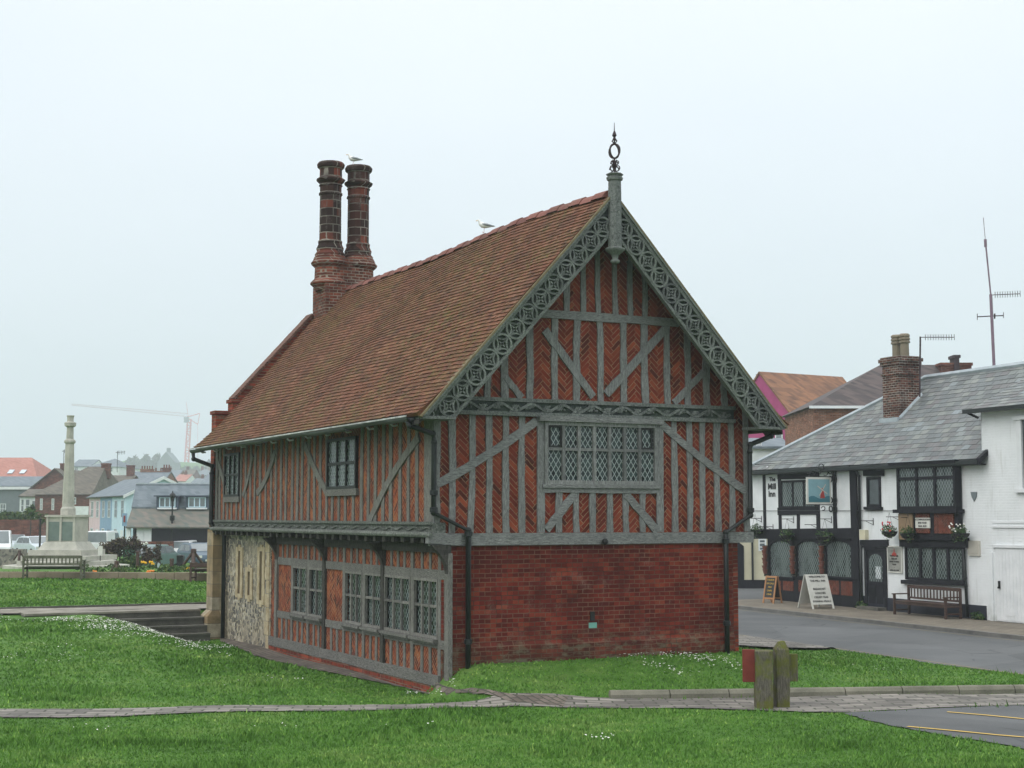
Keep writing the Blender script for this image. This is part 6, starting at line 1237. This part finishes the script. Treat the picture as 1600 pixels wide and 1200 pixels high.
# flowers in the bed
for lab, c, pts, Y in (('orange flowers in the bed by the low wall', 'flowo', ((148, 893), (232, 893), (238, 892)), 54), ('yellow daffodils under the dark shrub', 'flowy', ((223, 878), (226, 879), (236, 878), (239, 881)), 66), ('pale yellow flowers right of the timber bollard', 'flowy', ((294, 888), (297, 887), (291, 889)), 58), ('white blossom over the low brick wall', 'floww', ((218, 850), (223, 849), (229, 848), (226, 850)), 80)):
    m = MB()
    for x, y in pts:
        for _ in range(14): q = at(x+random.uniform(-2.5, 2.5), y+random.uniform(-1, 1.2), Y+random.uniform(-.4, .4)); m.ball(q, (.035, .035, .03), 5, 3)
    tag(m.build('flowers', c), lab, 'flowers', None, 'stuff')
m = MB()
for _ in range(26): x = random.uniform(120, 325); q = at(x, 897, 55.5+random.uniform(-1, 4)); m.leaves((q[0], q[1], 1.1), (.35, .3, .1), 40, .07)
for _ in range(14): x = random.uniform(190, 325); q = at(x, 880, 66); m.leaves((q[0], q[1]+random.uniform(-3, 3), .75), (.6, .5, .12), 40, .08)
tag(m.build('flower_bed_plants', 'leaf', None, recalc=False), 'low green plants filling the beds behind the low wall', 'plants', None, 'stuff')
# ------------------------------------------------------------------ cars
def car(lab, x, Y, paint, rz, van=False, group='cars parked beyond the memorial garden', name='parked_car'):
    p = at(x, 850, Y); z0 = float(height(p[0], Y)); t = thing(name, lab, 'van' if van else 'car', (p[0], Y, z0), rz, group)   # front is +x
    Lc, Wc, Hc = (4.6, 1.85, 1.95) if van else (4.0, 1.7, 1.46)
    if van: low = [(-2.3, .35), (-2.28, 1.1), (1.5, 1.1), (2.2, .95), (2.3, .35)]; cab = [(-2.25, 1.1), (-2.15, 1.92), (.7, 1.95), (1.5, 1.1)]
    else: low = [(-2.0, .3), (-2.0, .62), (-1.9, .92), (1.1, .95), (1.85, .78), (2.0, .55), (1.98, .3)]; cab = [(-1.9, .92), (-1.45, 1.38), (-.9, 1.46), (.15, 1.44), (1.1, .95)]
    T = lambda a, z, d: (a, d, z); m = MB(); m.tpoly(T, low, -Wc/2, Wc/2); n = len(cab)
    sc_ = lambda z: Wc/2*(1-.16*(z-.92)/.5) if not van else Wc/2*(1-.08*(z-1.1)/.8)
    m.add([(a, -sc_(z), z) for a, z in cab]+[(a, sc_(z), z) for a, z in cab], [tuple(range(n)), tuple(range(2*n-1, n-1, -1))]+[(i, i+1, n+i+1, n+i) for i in range(n-1)])
    body = m.build('body', paint, t)
    bv = body.modifiers.new('edge', 'BEVEL'); bv.width = .05; bv.segments = 2; bv.limit_method = 'ANGLE'
    def inset(P4, k=.12, off=.012):
        P4 = [np.array(q) for q in P4]; c = sum(P4)/4; nrm = unit(np.cross(P4[1]-P4[0], P4[3]-P4[0])); nrm = nrm if nrm @ (c-np.array([-.2, 0, .9])) > 0 else -nrm
        return [(q+(c-q)*k+nrm*off) for q in P4]
    ends = ([(cab[0], cab[1]), (cab[-2], cab[-1])])
    for e, nm in zip(ends, ('rear_window', 'windscreen')):
        (a0, z0_), (a1, z1_) = e; q = inset([(a0, -sc_(z0_), z0_), (a0, sc_(z0_), z0_), (a1, sc_(z1_), z1_), (a1, -sc_(z1_), z1_)]); m = MB(); m.add(q, [(0, 1, 2, 3)]); m.build(nm, 'glassf', t, recalc=False)
    zA, zB = (1.15, 1.78) if van else (.99, 1.36)
    for s in (-1, 1):
        spans = ((-.2, .75),) if van else ((-1.45, -.45), (-.38, .55))
        m = MB()
        for a0, a1 in spans: q = [(a0, s*(sc_(zA)+.014), zA), (a1+.25*(zB-zA)/.4*(1 if a1 > .4 else 0), s*(sc_(zA)+.014), zA), (a1, s*(sc_(zB)+.014), zB), (a0+(.2 if a0 < -1 else 0), s*(sc_(zB)+.014), zB)]; m.add(q, [(0, 1, 2, 3)])
        m.build('side_window', 'glass', t, recalc=False)
        for wx in (-1.25, 1.25):
            m = MB(); y0_ = s*(Wc/2-.12); 
            for rr, dd in ((.31, .14),): 
                vs = [(wx+rr*math.cos(2*math.pi*i/16), y0_+s*e, .31+rr*math.sin(2*math.pi*i/16)) for e in (-.06, dd) for i in range(16)]; m.add(vs, [tuple(range(16)), tuple(range(31, 15, -1))]+[(i, (i+1) % 16, 16+(i+1) % 16, 16+i) for i in range(16)])
            wl = m.build('wheel', 'tyre', t); m = MB(); m.add([(wx+.18*math.cos(2*math.pi*i/12), y0_+s*.146, .31+.18*math.sin(2*math.pi*i/12)) for i in range(12)], [tuple(range(12))]); m.build('rim', 'csilver', wl, recalc=False)
        m = MB(); m.box((Lc/2-.16, s*Wc*.36-.17, .62), (Lc/2-.02+.0, s*Wc*.36+.17, .76)); m.build('headlight', 'floww', t)
        m = MB(); m.box((-Lc/2-.012, s*Wc*.4-.08, .68), (-Lc/2+.1, s*Wc*.4+.08, .9)); m.build('tail_light', 'cred', t)
    m = MB(); m.box((Lc/2-.02, -.26, .42), (Lc/2+.012, .26, .53)); m.build('number_plate', 'board', t)
    m = MB(); m.box((Lc/2-.03, -.5, .33), (Lc/2+.006, .5, .41)); m.box((-Lc/2-.01, -.26, .45), (-Lc/2+.01, .26, .56)); m.build('grille', 'black', t)
    return t
FR = -math.pi/2
car('silver hatchback facing the camera at far left', 24, 118, 'csilver', FR+.2); car('grey green hatchback with red lights behind the silver one', 37, 124, 'cgreen', -FR-.2)
car('pale silver car side on behind the black post', 56, 108, 'csilver', FR+.7); car('white van cut by the left edge of the view', -6, 96, 'cwhite', FR+.3, True, None, 'parked_van')
car('white van with wide rear window right of the memorial', 162, 112, 'cwhite', -FR, True, None, 'parked_van'); car('teal green hatchback behind the dark shrub', 243, 86, 'cgreen', -FR-.25)
car('white car nearest the curved flint wall', 305, 101, 'cwhite', -FR-.45); car('dark blue car in front of the white one near the hall corner', 312, 90, 'cblue', FR+.5); car('pale car just visible at the left shoulder of the hall', 342, 96, 'csilver', FR)
car('white car roof showing between the post and the memorial', 69, 116, 'cwhite', FR+.4)
# ------------------------------------------------------------------ crane
Yc = 1450; c = at(291, 760, Yc); t = thing('tower_crane', 'faint red tower crane over the far roofs in the mist', 'crane', (c[0], Yc, 0)); kc = Yc/F_
lz = lambda y: float(at(291, y, Yc)[2]); m = MB(); zt_ = lz(655); z0_ = -1.; hw2 = 2.0
for sx in (-1, 1):
    for sy in (-1, 1): m.tube([(sx*hw2-2.4, sy*hw2, z0_), (sx*hw2*.8+1.8, sy*hw2*.8, zt_)], .4, 4)
n = 16
for i in range(n):
    za, zb3 = z0_+(zt_-z0_)*i/n, z0_+(zt_-z0_)*(i+1)/n; o1, o2 = -2.4+4.2*i/n, -2.4+4.2*(i+1)/n
    for sy in (-1, 1): m.tube([(o1-hw2*(-1)**i, sy*hw2, za), (o2+hw2*(-1)**i, sy*hw2, zb3)], .26, 4); m.tube([(o2-hw2, sy*hw2, zb3), (o2+hw2, sy*hw2, zb3)], .26, 4)
m.build('mast', 'cran', t)
e1 = at(112, 633, 1450)-np.array([c[0], Yc, 0]); s1_ = np.array([.6, 0, lz(651)]); m = MB()
for oy, oz in ((-1.4, 0), (1.4, 0), (0, 3)): m.tube([s1_+np.array([0, oy, oz]), e1+np.array([0, oy, oz*.4])], .26, 4)
for i in range(22): a = s1_+(e1-s1_)*i/22; b_ = s1_+(e1-s1_)*(i+.5)/22; q = s1_+(e1-s1_)*(i+1)/22; h_ = 3*(1-.6*i/22); m.tube([a+np.array([0, -1.4, 0]), b_+np.array([0, 0, h_])], .18, 4); m.tube([b_+np.array([0, 0, h_]), q+np.array([0, -1.4, 0])], .18, 4)
m.build('jib', rough_mat('pale_jib_paint', (.42, .30, .30), (.46, .36, .36)), t)
m = MB(); e2 = at(312, 646, 1450)-np.array([c[0], Yc, 0]); e3 = at(309, 663, 1450)-np.array([c[0], Yc, 0]); m.tube([s1_, e2], .4, 4); m.tube([s1_+np.array([0, 0, -1.6]), e3], .4, 4); m.tube([e2, e3], .3, 4); m.tube([s1_, at(291, 628, 1450)-np.array([c[0], Yc, 0])], .2, 4); m.tube([e3, at(309, 745, 1450)-np.array([c[0], Yc, 0])], .12, 4); m.build('counter_jib', 'cran', t)
m = MB(); m.box((-3, -2.4, zt_-3.2), (1.2, 2.4, zt_+2)); m.build('cab', 'tgrey', t)
for x, y0_, y1_, Y in ((183, 705, 738, 235), (99, 703, 735, 235)):
    p = at(x, y1_, Y); t = thing('rooftop_aerial', 'thin rooftop aerial '+('above the hipped white house' if x > 150 else 'left of the memorial column'), 'aerial', p); zt_ = float(at(x, y0_, Y)[2]-p[2]); m = MB(); m.tube([(0, 0, 0), (0, 0, zt_)], .05, 4); m.build('pole', 'gutter', t); m = MB(); m.tube([(-.3, 0, zt_-.2), (1.2, 0, zt_-.1)], .04, 4); [m.tube([(.1+j*.25, 0, zt_-.5), (.1+j*.25, 0, zt_+.1)], .03, 4) for j in range(5)]; m.build('antenna', 'gutter', t)
# ================================================================== WOODEN POSTS IN FRONT
def vpost(name, x, y, w, ytop, lab, pointed, bx0, bx1, by0, by1, bmat, rz):
    p = gat(x, y); H_ = float(hitp(x, ytop, p, _F*np.array([1, 1, 0]))[2]-p[2]); t = thing(name, lab, 'post', p, rz, 'wooden posts at the corner of the car park'); h = w/2
    m = MB(); n = 7; rings = []
    for j in range(n+1): z = -.2+(H_-(.14 if pointed else 0)+.2)*j/n; e = [random.uniform(-.006, .006) for _ in range(8)]; rings += [(-h*.92+e[0], -h+e[1], z), (h*.92+e[2], -h+e[3], z), (h+e[4], h+e[5], z), (-h+e[6], h+e[7], z)]
    fs = [(4*j+i, 4*j+(i+1) % 4, 4*j+4+(i+1) % 4, 4*j+4+i) for j in range(n) for i in range(4)]; b0_ = 4*n
    if pointed:
        zt = H_-.14; rings += [(-h*.4, -h*.5, H_-.01), (h*.4, -h*.5, H_), (h*.4, h*.5, H_), (-h*.4, h*.5, H_-.02)]; fs += [(b0_+i, b0_+(i+1) % 4, b0_+4+(i+1) % 4, b0_+4+i) for i in range(4)]; b0_ += 4
    else: pass
    fs += [(b0_, b0_+1, b0_+2, b0_+3), (3, 2, 1, 0)]; m.add(rings, fs); o = m.build('post', 'post', t); bv = o.modifiers.new('worn', 'BEVEL'); bv.width = .012; bv.segments = 2
    k_ = p[1]/F_; zz = lambda yy: float(at(x, yy, p[1])[2]-p[2]); m = MB(); y_ = 0.02 if bmat == 'redboard' else .03; m.box(((bx0-x)*k_, y_-.02, zz(by1)), ((bx1-x)*k_, y_+.04, zz(by0))); o = m.build('board', bmat, t); bv = o.modifiers.new('worn', 'BEVEL'); bv.width = .006
    return t
vpost('wooden_post', 1194, 1108, .29, 1016, 'squat flat topped mossy post with a faded red board on its left', False, 1162, 1181, 1015, 1066, 'redboard', -.06)
vpost('pointed_post', 1222, 1106, .235, 1001, 'taller mossy post with a pointed top and a plank on its right', True, 1230, 1248, 1022, 1065, 'post', .05)
# ================================================================== GULLS
def gull(lab, loc, rz, s=1.):
    t = thing('herring_gull', lab, 'gull', loc, rz, 'gulls resting on the roof of the hall')
    m = MB(); m.tube([np.array(q)*s for q in ((-.27, 0, .165), (-.2, 0, .175), (-.12, 0, .185), (-.03, 0, .19), (.05, 0, .205), (.105, 0, .245), (.125, 0, .29), (.14, 0, .325), (.165, 0, .338), (.19, 0, .333))], [q*s for q in (.008, .028, .052, .076, .080, .058, .040, .040, .036, .012)], 10); m.build('body', 'gullw', t, True)
    for sd_ in (-1, 1):
        m = MB(); m.tube([np.array(q)*s for q in ((.06, sd_*.068, .225), (0, sd_*.078, .222), (-.1, sd_*.062, .205), (-.2, sd_*.03, .188), (-.30, sd_*.012, .175))], [q*s for q in (.012, .032, .034, .02, .005)], 8); m.build('wing', 'gullg', t, True)
        m = MB(); m.tube([np.array(q)*s for q in ((0, sd_*.03, .13), (.005, sd_*.03, 0))], .007*s, 5); m.tube([np.array(q)*s for q in ((.005, sd_*.03, .004), (.05, sd_*.03, .004))], .009*s, 5); m.build('leg', 'tpink', t)
        m = MB(); m.ball(tuple(np.array((.163, sd_*.031, .345))*s), (.006*s,)*3, 6, 4); m.build('eye', 'text', t)
    m = MB(); m.tube([np.array(q)*s for q in ((.185, 0, .332), (.215, 0, .328), (.235, 0, .318))], [.012*s, .010*s, .004*s], 6); m.build('beak', 'beak', t)
def HL(u_, v_, z): q = HA+hu*u_+hv*v_; return (q[0], q[1], z)
def projx(P_): q = np.array(P_)-CAM; return 800+F_*(q@_R)/(q@_F)
gull('white gull standing on top of the right hand chimney shaft', HL(3.6, 14.0, 12.8), math.pi*1.02, .88)
vv = min(np.arange(0, 12, .05), key=lambda v: abs(projx(HL(UC, v, ZR))-757)); gull('white gull perched on the roof ridge halfway along', HL(UC, vv, ZR+.125+sag(vv, 1.)), math.pi*1.0, .8)
HAZE = .0007
# ================================================================== LIGHT, AIR, CAMERA
wd_ = bpy.data.worlds.new('World'); sc.world = wd_; wd_.use_nodes = True; nt = wd_.node_tree; nt.nodes.clear(); b = NB(nt)
out = nt.nodes.new('ShaderNodeOutputWorld'); bg = nt.nodes.new('ShaderNodeBackground'); nt.links.new(bg.outputs[0], out.inputs[0])
sky = nt.nodes.new('ShaderNodeTexSky'); sky.sky_type = 'NISHITA'; sky.sun_disc = False; SUN_EL, SUN_AZ = math.radians(42), math.radians(-118)
sky.sun_elevation = SUN_EL; sky.sun_rotation = SUN_AZ; sky.air_density = 1; sky.dust_density = 4
gx_, gy_, gz_ = b.sep(b.coord('Generated'))
cloud = b.ramp(gz_, [(0, (7.7, 8.7, 9.5)), (.12, (9.1, 10.0, 10.7)), (.27, (10.4, 11.2, 11.9)), (.40, (11.5, 12.1, 12.6)), (.75, (21, 21.4, 21.8)), (1, (24, 24.3, 24.6))])
soft = b.noise(b.map(b.coord('Generated'), (1, 1, 2.5)), 2.2, 3, .5)
cloud = b.mix(1., cloud, b.ramp(soft, [(.3, (.965, .97, .972)), (.7, (1.03, 1.026, 1.02))]), 'MULTIPLY')
col = b.mix(.88, sky.outputs[0], cloud)
nt.links.new(col, bg.inputs[0]); bg.inputs[1].default_value = .1
sd = bpy.data.lights.new('sun', 'SUN'); sd.energy = 1.0; sd.angle = math.radians(50); sd.color = (1, .96, .91)
so = bpy.data.objects.new('sun', sd); sc.collection.objects.link(so)
from mathutils import Vector
dirv = Vector((-.78*math.cos(SUN_EL), -.62*math.cos(SUN_EL), math.sin(SUN_EL))); so.rotation_euler = dirv.to_track_quat('Z', 'Y').to_euler()
sky.sun_rotation = math.atan2(dirv.x, dirv.y)
hz = MB(); hz.box((-700, -20, -4), (700, 1700, 130)); hm = bpy.data.materials.new('sea_mist'); hm.use_nodes = True; nt = hm.node_tree; nt.nodes.clear()
out = nt.nodes.new('ShaderNodeOutputMaterial'); vol = nt.nodes.new('ShaderNodeVolumePrincipled'); nt.links.new(vol.outputs[0], out.inputs['Volume'])
vol.inputs['Color'].default_value = (.79, .85, .92, 1); vol.inputs['Density'].default_value = HAZE; vol.inputs['Anisotropy'].default_value = 0.
MT['haze'] = hm; o = hz.build('haze', 'haze'); tag(o, 'thin pale sea mist over the whole town', 'haze', None, 'stuff')
cd = bpy.data.cameras.new('camera'); co = bpy.data.objects.new('camera', cd); sc.collection.objects.link(co); sc.camera = co
cd.sensor_width = 36; cd.lens = F_/1600*36; cd.clip_end = 3000; cd.clip_start = .1
co.location = (0, 0, 3.1); co.rotation_euler = (math.pi/2+PITCH, 0, 0)
vs_ = sc.view_settings; vs_.view_transform = 'Standard'; vs_.look = 'None'; vs_.exposure = 0.; vs_.gamma = 1; vs_.use_curve_mapping = False
sc.render.engine = 'CYCLES'; sc.cycles.volume_bounces = 1; sc.cycles.max_bounces = 6
